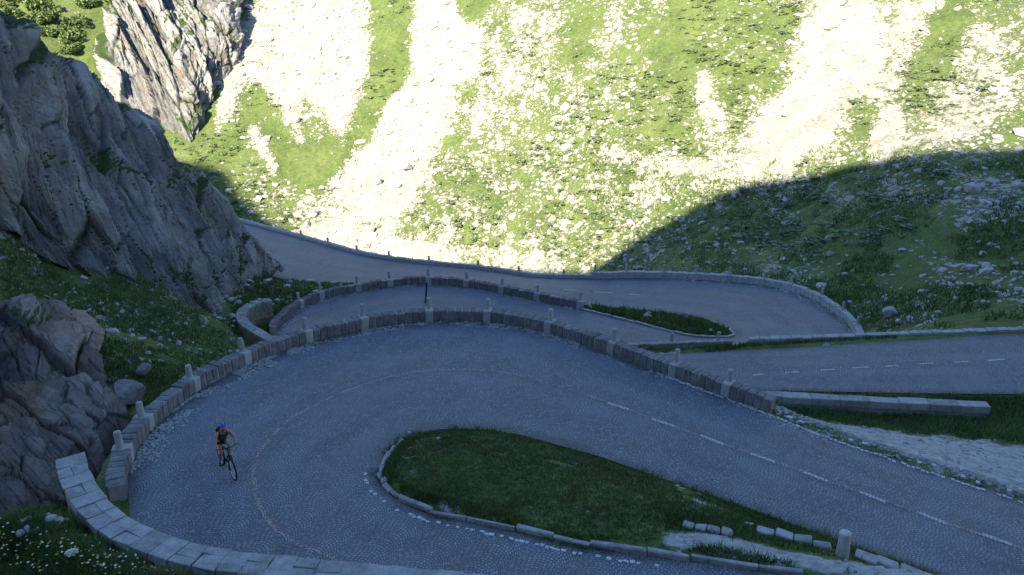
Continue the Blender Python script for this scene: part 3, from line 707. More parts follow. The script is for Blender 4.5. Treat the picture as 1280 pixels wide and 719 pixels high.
# low parapet at the right
pp = np.array([(10.9, 32.25, -17.0), (14, 31.6, -16.86), (17, 31.05, -16.74), (20.3, 30.5, -16.62)])
wall("low_wall", "straight low grey wall ending in the grass at the right", catmull(pp, 6), -1, 0.36, 0.5, 1.15, mat='coping', drop=0.9, gap=0.012, jit=0.014, core='mortar')

# retaining wall with wide coping at the bottom left, and its sibling at the middle bend
def coping_wall(name, label, pts, side, th, h, L):
    P = catmull(np.array(pts), 8); base = P[0].copy(); root = empty(name, base.tolist(), label, "stone wall"); P0 = P - base
    link("masonry_face", core_mesh("masonry_face", P0 - np.array([0, 0, h]), side, th, h - 0.16, 0.5, M['masonry']), None, root)
    Q, T, l = path_frames(P0, L); items = []
    var = [block_mesh("face_stone", random.uniform(.3, .5), 0.12, 0.24, 0.02, 0.015, M['masonry']) for _ in range(6)]
    N = np.stack([-T[:, 1], T[:, 0], np.zeros(len(T))], 1) * side; N /= np.linalg.norm(N, axis=1, keepdims=True)
    Qf, Tf, lf = path_frames(P0, 0.42); Nf = np.stack([-Tf[:, 1], Tf[:, 0], np.zeros(len(Tf))], 1) * side; Nf /= np.linalg.norm(Nf, axis=1, keepdims=True)
    for k in range(len(Qf)):
        for c in range(int(h / 0.26)):
            t = Vector(Tf[k]); t.z = 0; t.normalize(); n = Vector(Nf[k]); q = Vector(Qf[k]) + t * random.uniform(-.06, .06) + (t * lf * 0.5 if c % 2 else Vector())
            R = Matrix((t, n, Vector((0, 0, 1)))).transposed().to_4x4()
            items.append((random.choice(var), Matrix.Translation(q + n * random.uniform(0.03, 0.06) - Vector((0, 0, 0.42 + 0.26 * c))) @ R))
    link("face_stones", join_meshes("face_stones", items, M['masonry']), None, root, kind="stuff")
    # coping: two stones abreast, uneven
    for k in range(len(Q)):
        t = Vector(T[k]); n = Vector(N[k]); R = Matrix((t, n * side, (t.cross(n) * side).normalized())).transposed().to_4x4()
        cutw = random.uniform(0.32, 0.68) if random.random() < 0.75 else 1.0
        spans = [(0, cutw), (cutw, 1)] if cutw < 1 else [(0, 1)]
        for a, b in spans:
            w = (b - a) * (th + 0.06); me = block_mesh("coping_stone", l * random.uniform(0.99, 1.03), w - 0.002, 0.17, 0.010, 0.020, M['coping'])
            o = link("coping_stone", me, None, root)
            o.matrix_basis = Matrix.Translation(Vector(Q[k]) + n * ((a + b) * 0.5 * (th + 0.06) - 0.03) - Vector((0, 0, 0.165 + random.uniform(-.007, .007)))) @ R @ Matrix.Rotation(random.uniform(-.03, .03), 4, 'Z')
    return root
coping_wall("retaining_wall", "wide pale coping wall curving round the lower left corner", [atz(104, 566, -10.2), atz(112, 592, -10.2), atz(134, 625, -10.2), atz(165, 650, -10.2), atz(203, 667, -10.2), atz(255, 683, -10.2), atz(330, 693, -10.2), atz(420, 702, -10.2), atz(560, 715, -10.2), atz(720, 735, -10.1), atz(900, 765, -10.0)], -1, 0.56, 3.2, 0.46)
coping_wall("retaining_wall", "small hook shaped brown masonry wing wall beside the middle bend", [(-15.3, 47.6, -18.2), (-16.1, 46.9, -18.15), (-16.3, 45.6, -18.15), (-15.6, 44.0, -18.2), (-14.3, 42.9, -18.4), (-13.4, 42.3, -18.6)], -1, 0.55, 2.2, 0.6)

# kerb of the near island: single long stones, small rounded ones at the tip
kp = np.vstack([B1[10 * NS:5 * NS:-1], B1[5 * NS:1 * NS - 2:-1]])
base = kp[0]; kr = empty("kerb", base.tolist(), "stone kerb along the camera side of the large grass island", "kerb")
d = np.r_[0, np.cumsum(np.linalg.norm(np.diff(kp[:, :2], axis=0), axis=1))]; s = 0.0
while s < d[-1] - 0.4:
    L = random.uniform(0.28, 0.5) if s < 3.6 else random.uniform(0.9, 1.6)
    q = np.array([np.interp(s + L / 2, d, kp[:, k]) for k in range(3)]); q2 = np.array([np.interp(min(s + L / 2 + 0.2, d[-1]), d, kp[:, k]) for k in range(3)])
    t = Vector(q2 - q).normalized(); n = Vector((-t.y, t.x, 0)).normalized()
    me = block_mesh("kerb_stone", L - 0.02, random.uniform(.11, .16), 0.26, 0.025, 0.03, M['coping']); o = link("kerb_stone", me, None, kr)
    o.matrix_basis = Matrix.Translation(Vector(q - base) + n * (0.12 + random.uniform(-.03, .04)) + Vector((0, 0, -0.13 + random.uniform(-.07, .02)))) @ Matrix((t, n, t.cross(n))).transposed().to_4x4() @ Matrix.Rotation(random.uniform(-.05, .05), 4, 'Z')
    s += L
# stones and bollard at the right end of that island
def edge_row(name, label, pix, zoff, th, h, L, mat):
    P = []
    for px, py, z in pix: P.append(atz(px, py, z))
    P = np.array(P); P[:, 2] = land_z(P[:, 0], P[:, 1]) + zoff; P = catmull(P, 5); P[:, 2] = land_z(P[:, 0], P[:, 1]) + zoff
    base = P[0].copy(); root = empty(name, base.tolist(), label, "kerb"); Q, T, l = path_frames(P - base, L)
    for k in range(len(Q)):
        t = Vector(T[k]); n = Vector((-t.y, t.x, 0)).normalized()
        me = block_mesh("kerb_stone", l * random.uniform(.9, 1.02), th * random.uniform(.9, 1.1), h, 0.03, 0.03, M[mat]); o = link("kerb_stone", me, None, root)
        o.matrix_basis = Matrix.Translation(Vector(Q[k]) + Vector((0, 0, random.uniform(-.04, .02)))) @ Matrix((t, n, t.cross(n))).transposed().to_4x4() @ Matrix.Rotation(random.uniform(-.12, .12), 4, 'Z')
    return root
edge_row("edge_stones", "pale edge stones left of the stone bollard on the island's right end", [(944, 673, -12.9), (975, 680, -12.9), (1012, 688, -12.9), (1038, 694, -12.9)], -0.06, 0.30, 0.24, 0.42, 'coping')
edge_row("edge_stones", "pale edge stones right of the stone bollard at the bottom edge", [(1066, 700, -12.9), (1100, 708, -12.9), (1140, 718, -12.9), (1180, 728, -12.9)], -0.06, 0.34, 0.26, 0.5, 'coping')
edge_row("edge_stones", "short broken row of pale stones in the bare patch of the island", [(852, 668, -12.6), (880, 674, -12.6), (915, 681, -12.6)], -0.10, 0.24, 0.2, 0.33, 'coping')
bz = atz(1051, 703, -12.75); bz[2] = float(land_z(bz[0], bz[1])) - 0.05
bo = empty("bollard", bz.tolist(), "tapered round stone bollard between edge stones at lower right", "bollard"); bo.scale = (.85, .85, .9)
link("shaft", lathe_mesh("shaft", [(0.19, 0), (0.175, 0.3), (0.155, 0.72), (0.15, 0.76)], 20, M['pale'], 0.003), None, bo)
link("cap", lathe_mesh("cap", [(0.152, 0.762), (0.162, 0.775), (0.150, 0.82), (0.09, 0.85)], 20, M['sett'], 0.003), None, bo)
# dark marker pole beyond the near parapet
pz = aty(532, 388, 52.0); pz[2] = -20.3
mp = empty("marker_pole", pz.tolist(), "thin dark leaning pole in front of the middle parapet", "pole")
link("shaft", lathe_mesh("shaft", [(0.07, 0), (0.06, 0.8), (0.05, 1.7), (0.03, 1.74)], 10, mat_plain("dark_weathered_wood", (0.02, 0.019, 0.018), 0.8)), None, mp)
link("foot_plate", lathe_mesh("foot_plate", [(0.16, -0.1), (0.16, 0.06), (0.1, 0.08)], 12, M['pale']), None, mp)
mp.rotation_euler = (0.0, 0.09, 0)

# ------------------------------------------------------------------ road markings and edge setts (parts of the road)
def ribbon(name, pix, G, zguess, width, mat, parent, lift=0.022):
    P = []
    for px, py in pix:
        p = atz(px, py, zguess)
        for _ in range(3): p = atz(px, py, road_z(G, p[0], p[1]))
        P.append(p)
    P = np.array(P); P = catmull(P, 14) if len(P) > 2 else resample(P, 9)
    T = np.gradient(P, axis=0); N = np.stack([-T[:, 1], T[:, 0], 0 * T[:, 0]], 1); N /= np.linalg.norm(N, axis=1, keepdims=True)
    V = []
    for s_ in (-1, 1):
        Q = P + N * s_ * width / 2
        Q[:, 2] = [road_z(G, a, b) + lift for a, b, _ in Q]; V.append(Q)
    me = np_mesh(name, np.concatenate(V), grid_faces(2, len(P)), True); me.flip_normals() if me.polygons[0].normal.z < 0 else None
    uv = me.uv_layers.new(name='UVMap'); vi = np.empty(len(me.loops), np.int32); me.loops.foreach_get('vertex_index', vi)
    W_ = np.concatenate(V); c_, s_ = (math.cos(math.radians(-30)), math.sin(math.radians(-30))) if G is G1 else (math.cos(math.radians(-5)), math.sin(math.radians(-5)))
    uv.data.foreach_set('uv', np.c_[W_[:, 0] * c_ + W_[:, 1] * s_, -W_[:, 0] * s_ + W_[:, 1] * c_][vi].astype(np.float32).ravel())
    return link(name, me, mat, parent)
for a in ([(760, 504), (786, 512)], [(815, 524), (843, 533)], [(875, 544), (905, 556)], [(938, 567), (969, 578)], [(1004, 590), (1035, 602)], [(1075, 615), (1107, 628)], [(1148, 641), (1184, 655)], [(1228, 668), (1265, 681)]):
    ribbon("lane_dash", a, G1, -13.5, 0.14, M['white_paint'], road1, 0.010)
ribbon("lane_line", [(445, 712), (416, 697), (363, 675), (329, 641), (317, 598), (322, 571), (339, 547), (369, 520), (430, 490), (500, 468), (560, 462), (620, 464), (680, 477), (740, 496), (815, 523), (905, 555), (1035, 601), (1184, 654), (1290, 690)], G1, -13.2, 0.13, M['orange_paint'], road1, 0.006)
for a in ([(941, 469), (957, 468)], [(981, 466), (999, 465)], [(1026, 463), (1043, 462)], [(1065, 460), (1086, 459)], [(1107, 458), (1123, 457)], [(1149, 455), (1167, 454)], [(1193, 453), (1210, 452)], [(1235, 451), (1256, 449)]):
    ribbon("lane_dash", a, G2, -17, 0.14, M['white_paint'], road2, 0.010)
for a in ([(705, 362), (722, 363)], [(742, 365), (765, 366)], [(785, 368), (800, 369)]):
    ribbon("lane_dash", a, G2, -22.3, 0.16, M['white_paint'], road2, 0.010)

ICO_V, ICO_F = None, None
bm = bmesh.new(); bmesh.ops.create_icosphere(bm, subdivisions=1, radius=1.0)
ICO_V = np.array([v.co[:] for v in bm.verts]); ICO_F = np.array([[v.index for v in f.verts] for f in bm.faces]); bm.free()
BOX_V = np.array([(x, y, z) for x in (-1, 1) for y in (-1, 1) for z in (-1, 1)], float)
BOX_F = np.array([(0, 1, 3), (0, 3, 2), (4, 6, 7), (4, 7, 5), (0, 4, 5), (0, 5, 1), (2, 3, 7), (2, 7, 6), (0, 2, 6), (0, 6, 4), (1, 5, 7), (1, 7, 3)])
def stones(name, P, S, mat, parent=None, label=None, cat=None, flat=0.62, box=False, kind="stuff", yaw=None, smooth=False):
    n = len(P); bv, bf = (BOX_V, BOX_F) if box else (ICO_V, ICO_F)
    a = rng.uniform(0, 6.28, n) if yaw is None else yaw; c, s = np.cos(a), np.sin(a)
    sc = np.stack([S * rng.uniform(.75, 1.3, n), S * rng.uniform(.6, 1.05, n), S * flat * rng.uniform(.7, 1.25, n)], 1)
    V = bv[None] * (1 + rng.uniform(-.22, .22, (n, len(bv), 1))) if not box else bv[None] + rng.uniform(-.12, .12, (n, len(bv), 3))
    V = V * sc[:, None]
    tx = rng.normal(0, .25, n)[:, None] if not box else np.zeros((n, 1))
    V[..., 2] += V[..., 0] * tx
    V = np.stack([V[..., 0] * c[:, None] - V[..., 1] * s[:, None], V[..., 0] * s[:, None] + V[..., 1] * c[:, None], V[..., 2]], -1) + np.asarray(P)[:, None]
    F = (bf[None] + (np.arange(n) * len(bv))[:, None, None]).reshape(-1, 3)
    return link(name, np_mesh(name, V.reshape(-1, 3), F, smooth), mat, parent, label, cat, kind=kind)
def sett_row(name, path, G, step, size, parent, jit=0.02, keep=1.0, inset=0.0):
    Q, T, l = path_frames(path, step); k = rng.random(len(Q)) < keep; Q = Q[k]; T = T[k]
    N = np.stack([-T[:, 1], T[:, 0], 0 * T[:, 0]], 1); Q = Q + N * (inset + rng.normal(0, jit, len(Q)))[:, None]
    Q[:, 2] += rng.uniform(-.01, .02, len(Q))
    stones(name, Q, np.full(len(Q), size), M['sett'], parent, None, None, 0.5, True, yaw=np.arctan2(T[:, 1], T[:, 0]) + rng.normal(0, .1, len(Q)))
sett_row("edge_setts", seg(A1, 18, 22), G1, 0.14, 0.052, road1, inset=-0.12, keep=0.9)
sett_row("edge_setts", seg(A1, 19, 22), G1, 0.42, 0.075, road1, inset=0.34, jit=0.07, keep=0.6)
sett_row("edge_setts", B1[2 * NS - 6:8 * NS], G1, 0.14, 0.050, road1, inset=0.30, keep=0.72, jit=0.025)
# loose rubble in the gutter under the parapet
def rubble(path, n, lo, hi, s0, s1, name="gutter_rubble"):
    d = np.r_[0, np.cumsum(np.linalg.norm(np.diff(path[:, :2], axis=0), axis=1))]; s = rng.uniform(0, d[-1], n)
    Q = np.stack([np.interp(s, d, path[:, k]) for k in range(3)], 1); Q2 = np.stack([np.interp(np.clip(s + .2, 0, d[-1] + .2), np.r_[d, d[-1] + .2], np.r_[path[:, k], path[-1:, k]]) for k in range(3)], 1)
    T = Q2 - Q; T[:, 2] = 0; T /= np.linalg.norm(T, axis=1, keepdims=True) + 1e-9; N = np.stack([T[:, 1], -T[:, 0], 0 * s], 1)
    off = rng.uniform(0, 1, n) ** 1.6 * (hi - lo) + lo
    keep = fbm(s * 0.9, off * 2, 0, 2, 5) > -0.12
    P = (Q + N * off[:, None])[keep]
    return P, rng.uniform(s0, s1, keep.sum())
P, S = rubble(seg(A1, 7, 20), 2200, 0.03, 0.60, 0.025, 0.08)
P2, S2 = rubble(seg(A1, 7, 11), 700, 0.05, 0.85, 0.03, 0.09)
stones("gutter_rubble", np.vstack([P, P2]), np.r_[S, S2], M['pale'], None, "loose pale rubble in the gutter under the near parapet", "rubble", 0.6)
P, S = rubble(seg(A2, 9, 17), 500, 0.05, 0.6, 0.04, 0.09); B2r = seg(B2, 21, 27)[::-1]
P2, S2 = rubble(B2r, 500, 0.05, 0.9, 0.05, 0.11)
stones("gutter_rubble", np.vstack([P, P2]), np.r_[S, S2], M['coping'], None, "loose rubble along the farther parapets", "rubble", 0.6)

# ------------------------------------------------------------------ boulders and scree
def ground_hit(px, py, y0=12.0, y1=230.0):
    px = np.asarray(px, float); py = np.asarray(py, float); ys = np.geomspace(y0, y1, 420)
    a = (px - 640) / FPX; b = (359.5 - py) / FPX
    D = np.stack([a, math.cos(PITCH) + b * math.sin(PITCH), -math.sin(PITCH) + b * math.cos(PITCH)], -1)
    D = D / D[:, 1:2]; Q = D[:, None] * ys[None, :, None]
    below = land_z(Q[..., 0], Q[..., 1]) > Q[..., 2]; k = below.argmax(1); ok = below.any(1)
    out = D * ys[k][:, None]; out[:, 2] = land_z(out[:, 0], out[:, 1]); return out, ok
def boulder_mesh(seed, sub=2):
    r = np.random.default_rng(seed); bm = bmesh.new(); bmesh.ops.create_icosphere(bm, subdivisions=sub + 1, radius=1.0)
    pl = r.normal(size=(11, 3)); pl /= np.linalg.norm(pl, axis=1, keepdims=True); dd = r.uniform(0.42, 0.8, 11)
    for v in bm.verts:
        p = np.array(v.co)
        for n, q in zip(pl, dd):
            e = p @ n - q
            if e > 0: p = p - n * e * 0.92
        v.co = p
    me = bpy.data.meshes.new("boulder"); bm.to_mesh(me); bm.free(); me.polygons.foreach_set('use_smooth', [False] * len(me.polygons)); me.materials.append(M['boulder']); return me
BOULD = [boulder_mesh(900 + k) for k in range(9)]
def boulders(n, box, rng_sz, label, group, ylim=(30, 200), maskmin=None, seed=1, clus=0.3):
    r = np.random.default_rng(seed); c = 0
    px = r.uniform(box[0], box[2], n * 6); py = r.uniform(box[1], box[3], n * 6); Q, ok = ground_hit(px, py)
    ok &= (Q[:, 1] > ylim[0]) & (Q[:, 1] < ylim[1]) & (road_d(Q[:, 0], Q[:, 1]) > 1.3)
    den = fbm(Q[:, 0] * 0.15, Q[:, 1] * 0.12, 0, 3, seed) + 0.6 * grid_val(scree, Q[:, 0], Q[:, 1])
    ok &= den > clus * 0.3
    for q in Q[ok][:n]:
        s = r.choice([r.uniform(rng_sz[0], rng_sz[1]) for _ in range(1)]) * (1.0 if r.random() < 0.88 else 1.35)
        qx, qy = project(q); sz = "small" if s < rng_sz[0] + 0.3 * (rng_sz[1] - rng_sz[0]) else ("broad" if s > rng_sz[0] + 0.75 * (rng_sz[1] - rng_sz[0]) else "middle-sized")
        fx = (qx - box[0]) / (box[2] - box[0]); fy = (qy - box[1]) / (box[3] - box[1])
        hv = ("upper", "middle", "lower")[min(2, int(fy * 3))]; hh = ("far left", "left", "centre", "right", "far right")[min(4, max(0, int(fx * 5)))]
        o = link("boulder", BOULD[r.integers(len(BOULD))], None, None, label.format(sz, hv, hh), "boulder", group)
        o.location = (q[0], q[1], q[2] + s * 0.12); o.rotation_euler = (r.uniform(-.5, .5), r.uniform(-.5, .5), r.uniform(0, 6.28))
        o.scale = (s * r.uniform(.9, 1.5), s * r.uniform(.7, 1.1), s * r.uniform(.5, .8)); c += 1
    return c
boulders(150, (760, 190, 1280, 402), (0.16, 0.38), "{} pale boulder on the shaded right slope, {} part, {} of it", "boulders on the shaded right slope", (42, 130), seed=21)
boulders(100, (380, 20, 1280, 330), (0.25, 0.55), "{} bright boulder on the sunlit far slope, {} part, {} of it", "boulders on the sunlit far slope", (85, 200), seed=22)
boulders(34, (0, 290, 270, 460), (0.10, 0.24), "{} grey stone on the grass below the left cliff, {} part, {} of it", "stones on the slope below the cliff", (27, 48), seed=23, clus=-2)
for k, (px, py, y, s, lb) in enumerate([(157, 497, 25.6, 0.85, "large rounded grey boulder beside the near parapet's round post"), (178, 462, 29.5, 0.42, "angular boulder at the foot of the grass slope above the gully"),
                                        (1112, 392, 50.5, 0.62, "broad pale boulder group stone beyond the right end of the farthest parapet"), (1140, 400, 47.5, 0.45, "pale flat boulder beside the broad one right of the farthest parapet")]):
    q = aty(px, py, y); q[2] = min(q[2], float(land_z(q[0], q[1])) + 0.6)
    bmesh_ = BOULD[k + 2].copy(); bmesh_.materials.clear(); bmesh_.materials.append(M['block' if k < 2 else 'boulder'])
    o = link("boulder", bmesh_, None, None, lb, "boulder"); o.location = q.tolist(); o.scale = (s, s * .85, s * .8); o.rotation_euler = (0.2, 0.1, k * 1.7)

n = 52000
px = rng.uniform(180, 1300, n); py = rng.uniform(-20, 420, n); Q, ok = ground_hit(px, py)
sm = grid_val(scree, Q[:, 0], Q[:, 1]) + 0.55 * fbm(Q[:, 0] * 0.12, Q[:, 1] * 0.08, 0, 4, 77)
ok &= (Q[:, 1] > 45) & (road_d(Q[:, 0], Q[:, 1]) > 0.9) & (rng.random(n) < np.clip(sm * 0.55, 0.012, 0.5))
Q = Q[ok]; S = np.exp(rng.normal(-1.95, 0.54, len(Q))) * (0.6 + Q[:, 1] / 160)
Q[:, 2] += S * 0.12
stones("scree", Q, S, M['boulder'], None, "loose pale scree stones strewn over the slopes", "scree", 0.6)
n = 1300
px = rng.uniform(0, 330, n); py = rng.uniform(260, 520, n); Q, ok = ground_hit(px, py)
ok &= (Q[:, 0] < -11.5) & (Q[:, 1] < 60) & (road_d(Q[:, 0], Q[:, 1]) > 0.9) & (fbm(Q[:, 0] * .5, Q[:, 1] * .5, 0, 3, 78) > 0.0)
Q = Q[ok]; stones("scree", Q, np.exp(rng.normal(-2.6, 0.5, len(Q))), M['coping'], None, "small grey stones in the grass below the left cliff", "scree", 0.6)

# pebbles on the gravel shelf and the bare ends of the island
n = 4200; x = rng.uniform(7, 26, n); y = rng.uniform(12, 30, n); k = (grid_val(sand, x, y) > 0.3) & (road_d(x, y) > 0.3); x, y = x[k], y[k]
stones("gravel", np.c_[x, y, land_z(x, y)], np.exp(rng.normal(-3.5, 0.55, len(x))), M['coping'], None, "loose gravel on the pale bare shelf at the right", "gravel", 0.6)
n = 900; P, S = rubble(seg(A1, 19, 22), n, -0.75, -0.1, 0.03, 0.10); P[:, 2] = land_z(P[:, 0], P[:, 1])
stones("gutter_rubble", P, S, M['coping'], None, "broken pale edge stones beside the road below the gravel shelf", "rubble", 0.6)
# ------------------------------------------------------------------ turf, heath, bushes
def blades(name, P, hgt, nb, width, mat, label, cat, spread=0.06, lean=0.5, parent=None):
    n = len(P); P = np.repeat(np.asarray(P), nb, 0); h = np.repeat(hgt, nb) * rng.uniform(.5, 1.15, n * nb)
    a = rng.uniform(0, 6.28, n * nb); o = rng.normal(0, spread, (n * nb, 2)); P = P.copy(); P[:, :2] += o
    le = rng.normal(0, lean, (n * nb, 2)) * h[:, None]; w = width * rng.uniform(.6, 1.3, n * nb)
    d = np.stack([np.cos(a) * w, np.sin(a) * w], 1)
    z0 = np.zeros(n * nb) - 0.03
    A = np.c_[P[:, :2] - d, P[:, 2] + z0]; B = np.c_[P[:, :2] + d, P[:, 2] + z0]; C = np.c_[P[:, :2] + le, P[:, 2] + h]
    V = np.stack([A, B, C], 1).reshape(-1, 3); F = np.arange(len(V)).reshape(-1, 3); me = np_mesh(name, V, F)
    tint = np.repeat(np.clip(np.repeat(0.5 + 0.5 * fbm(P[::nb, 0] * .6, P[::nb, 1] * .6, 0, 3, 41), nb) + rng.normal(0, .18, n * nb), 0, 1), 3)
    set_col(me, "tint", np.stack([tint] * 3, 1)); return link(name, me, mat, parent, label, cat, kind="stuff")
def inside(px, py, poly):
    c = np.zeros(len(px), bool); j = len(poly) - 1
    for i in range(len(poly)):
        xi, yi = poly[i]; xj, yj = poly[j]
        c ^= ((yi > py) != (yj > py)) & (px < (xj - xi) * (py - yi) / (yj - yi + 1e-12) + xi); j = i
    return c
isl = [tuple(p[:2]) for p in B1[2 * NS:21 * NS:4]]
n = 42000; x = rng.uniform(-4.2, 12, n); y = rng.uniform(13, 23.2, n); k = inside(x, y, isl)
x, y = x[k], y[k]; sd = grid_val(sand, x, y) + 0.35 * fbm(x * 1.2, y * 1.2, 0, 3, 9); bare = fbm(x * .8, y * .8, 0, 3, 19)
k = (sd < 0.55) & (bare < 0.62); x, y = x[k], y[k]
blades("turf", np.c_[x, y, land_z(x, y)], np.full(len(x), 0.065) * (0.7 + 0.6 * rng.random(len(x))), 5, 0.015, M['grass'], "short turf on the large island inside the near bend", "grass", 0.05)
k = (rng.random(len(x)) < 0.22) & (fbm(x * .9, y * .9, 0, 3, 29) > -0.05); x, y = x[k], y[k]
blades("turf", np.c_[x, y, land_z(x, y)], np.full(len(x), 0.11), 4, 0.012, M['dry'], "dry yellowish blades among the large island's turf", "grass", 0.05)
# ragged taller fringe along the island's far edge and along walls
def fringe(name, path, n, lo, hi, h, label, mat='grass', keep=-0.1, nb=6):
    P, S = rubble(path, n, lo, hi, 1, 1); kz = fbm(P[:, 0] * 1.5, P[:, 1] * 1.5, 0, 2, 55) > keep; P = P[kz]
    zl = land_z(P[:, 0], P[:, 1]); P[:, 2] = np.maximum(P[:, 2] - 0.02, zl)
    return blades(name, P, np.full(len(P), h), nb, 0.016, M[mat], label, "grass", 0.07)
fringe("grass_fringe", seg(B1, 9, 21)[::-1], 1500, -0.45, 0.10, 0.16, "ragged grass along the far edge of the large island", keep=-0.25)
fringe("kerb_weeds", B1[1 * NS:9 * NS][::-1], 500, 0.0, 0.16, 0.10, "weeds growing along the foot of the island kerb", keep=0.02)
fringe("kerb_weeds", B1[1 * NS:10 * NS][::-1], 1400, -0.5, -0.14, 0.13, "grass creeping over the island kerb from behind", keep=-0.15)
fringe("gutter_weeds", seg(A1, 6, 19), 420, 0.02, 0.5, 0.12, "weeds growing in the gutter under the near parapet", keep=0.12)
def patch(name, box, n, ylim, xlim, h, nb, wd, mat, label, cond=None, sp=0.10):
    px = rng.uniform(box[0], box[2], n); py = rng.uniform(box[1], box[3], n); Q, ok = ground_hit(px, py)
    ok &= (Q[:, 1] > ylim[0]) & (Q[:, 1] < ylim[1]) & (Q[:, 0] > xlim[0]) & (Q[:, 0] < xlim[1]) & (road_d(Q[:, 0], Q[:, 1]) > 0.35)
    if cond is not None: ok &= cond(Q)
    Q = Q[ok]; return blades(name, Q, np.full(len(Q), h) * rng.uniform(.6, 1.3, len(Q)), nb, wd, M[mat], label, "grass", sp)
patch("slope_grass", (0, 255, 330, 520), 26000, (24, 60), (-40, -11), 0.16, 4, 0.022, 'grass', "dark grass on the slope below the left cliff", lambda Q: fbm(Q[:, 0] * .35, Q[:, 1] * .35, 0, 4, 61) > -0.15)
patch("slope_grass", (290, 335, 470, 420), 9000, (42, 72), (-30, -9), 0.20, 4, 0.03, 'grass', "green grass mound left of the middle parapet")
patch("island_grass", (725, 376, 920, 422), 9000, (47, 60), (-2, 16), 0.20, 4, 0.03, 'grass', "grass on the small island of the farther hairpin")
patch("verge_grass", (770, 415, 1120, 448), 6000, (37, 45), (3, 24), 0.15, 4, 0.025, 'grass', "grass strip between the two lower roads")
patch("verge_grass", (940, 480, 1450, 560), 13000, (25.5, 34), (9, 34), 0.22, 5, 0.022, 'grass', "grass below the straight low wall at the right", lambda Q: (grid_val(sand, Q[:, 0], Q[:, 1]) < 0.45))
patch("verge_grass", (930, 480, 1450, 500), 4000, (31, 34), (9, 40), 0.16, 5, 0.02, 'dry', "dry yellowish grass between the low wall and the road", lambda Q: fbm(Q[:, 0], Q[:, 1], 0, 2, 5) > -.1)
patch("bank_grass", (-40, 600, 320, 735), 26000, (7, 17), (-22, -3.0), 0.15, 5, 0.011, 'grass', "dark grass on the bank at the lower left corner", None, 0.05)
patch("bank_weeds", (190, 680, 330, 740), 2200, (7, 14), (-12, -3), 0.22, 5, 0.010, 'dry', "dry brown weeds against the coping at the bottom edge", lambda Q: fbm(Q[:, 0] * 2, Q[:, 1] * 2, 0, 2, 6) > -.1, 0.05)

patch("slope_grass", (740, 185, 1450, 412), 20000, (42, 125), (-5, 80), 0.34, 4, 0.055, 'grass', "tussocky grass on the shaded slope at the right", lambda Q: fbm(Q[:, 0] * .3, Q[:, 1] * .3, 0, 3, 63) > -0.05, 0.25)
patch("verge_grass", (830, 640, 1200, 725), 7000, (11, 20), (3, 16), 0.11, 5, 0.014, 'grass', "thin grass around the bollard at the island's right end", lambda Q: (grid_val(sand, Q[:, 0], Q[:, 1]) + 0.4 * fbm(Q[:, 0] * 1.3, Q[:, 1] * 1.3, 0, 3, 8) < 0.5), 0.06)

def leaf_cloud(name, n, rad, mat, seed, leaf=0.12, lobes=5):
    r = np.random.default_rng(seed); C = r.normal(0, 0.45, (lobes, 3)) * np.array([1, 1, .45]); C[:, 2] = np.abs(C[:, 2]) + 0.25; R_ = r.uniform(.35, .6, lobes)
    k = r.integers(0, lobes, n); dirs = r.normal(size=(n, 3)); dirs /= np.linalg.norm(dirs, axis=1, keepdims=True)
    P = (C[k] + dirs * (R_[k] * r.uniform(.55, 1.05, n) ** .5)[:, None]) * rad; P[:, 2] = np.maximum(P[:, 2], 0.02)
    u = r.normal(size=(n, 3)); u /= np.linalg.norm(u, axis=1, keepdims=True); w = np.cross(u, r.normal(size=(n, 3))); w /= np.linalg.norm(w, axis=1, keepdims=True)
    s = leaf * r.uniform(.6, 1.4, n)[:, None]; V = np.stack([P - u * s, P + u * s, P + w * s * 1.3], 1).reshape(-1, 3)
    me = np_mesh(name, V, np.arange(3 * n).reshape(-1, 3)); tint = np.repeat(np.clip(0.5 + 0.35 * r.normal(size=n), 0, 1), 3)
    set_col(me, "tint", np.stack([tint] * 3, 1)); me.materials.append(mat); return me
CROWN = [leaf_cloud("crown", 900, 1.0, M['shrub'], 500 + k) for k in range(5)]
STEM = lathe_mesh("stem", [(0.07, -0.1), (0.05, 0.3), (0.03, 0.6), (0.01, 0.75)], 6, mat_plain("bark", (0.10, 0.075, 0.05), 0.9))
r = np.random.default_rng(5); px = r.uniform(0, 215, 260); py = r.uniform(-15, 105, 260); Q, ok = ground_hit(px, py, 60)
ok &= (px + 0.9 * py < 158)
for q in Q[ok][:38]:
    s = r.uniform(1.3, 2.6); qx, qy = project(q)
    lb = "{} green bush above the upper left cliff edge, {} row, {}".format("small" if s < 1.7 else ("middle-sized" if s < 2.2 else "large"), "top" if qy < 15 else ("second" if qy < 40 else "lowest"), "leftmost end" if qx < 30 else ("left half" if qx < 65 else ("right half" if qx < 95 else "beside sunlit ribs")))
    root = empty("bush", (q[0], q[1], q[2] - .1), lb, "bush", "bushes on the far upper left slope")
    root.rotation_euler = (0, 0, r.uniform(0, 6.28)); root.scale = (s, s, s * r.uniform(.7, 1.1))
    link("crown", CROWN[r.integers(5)], None, root); link("stem", STEM, None, root)
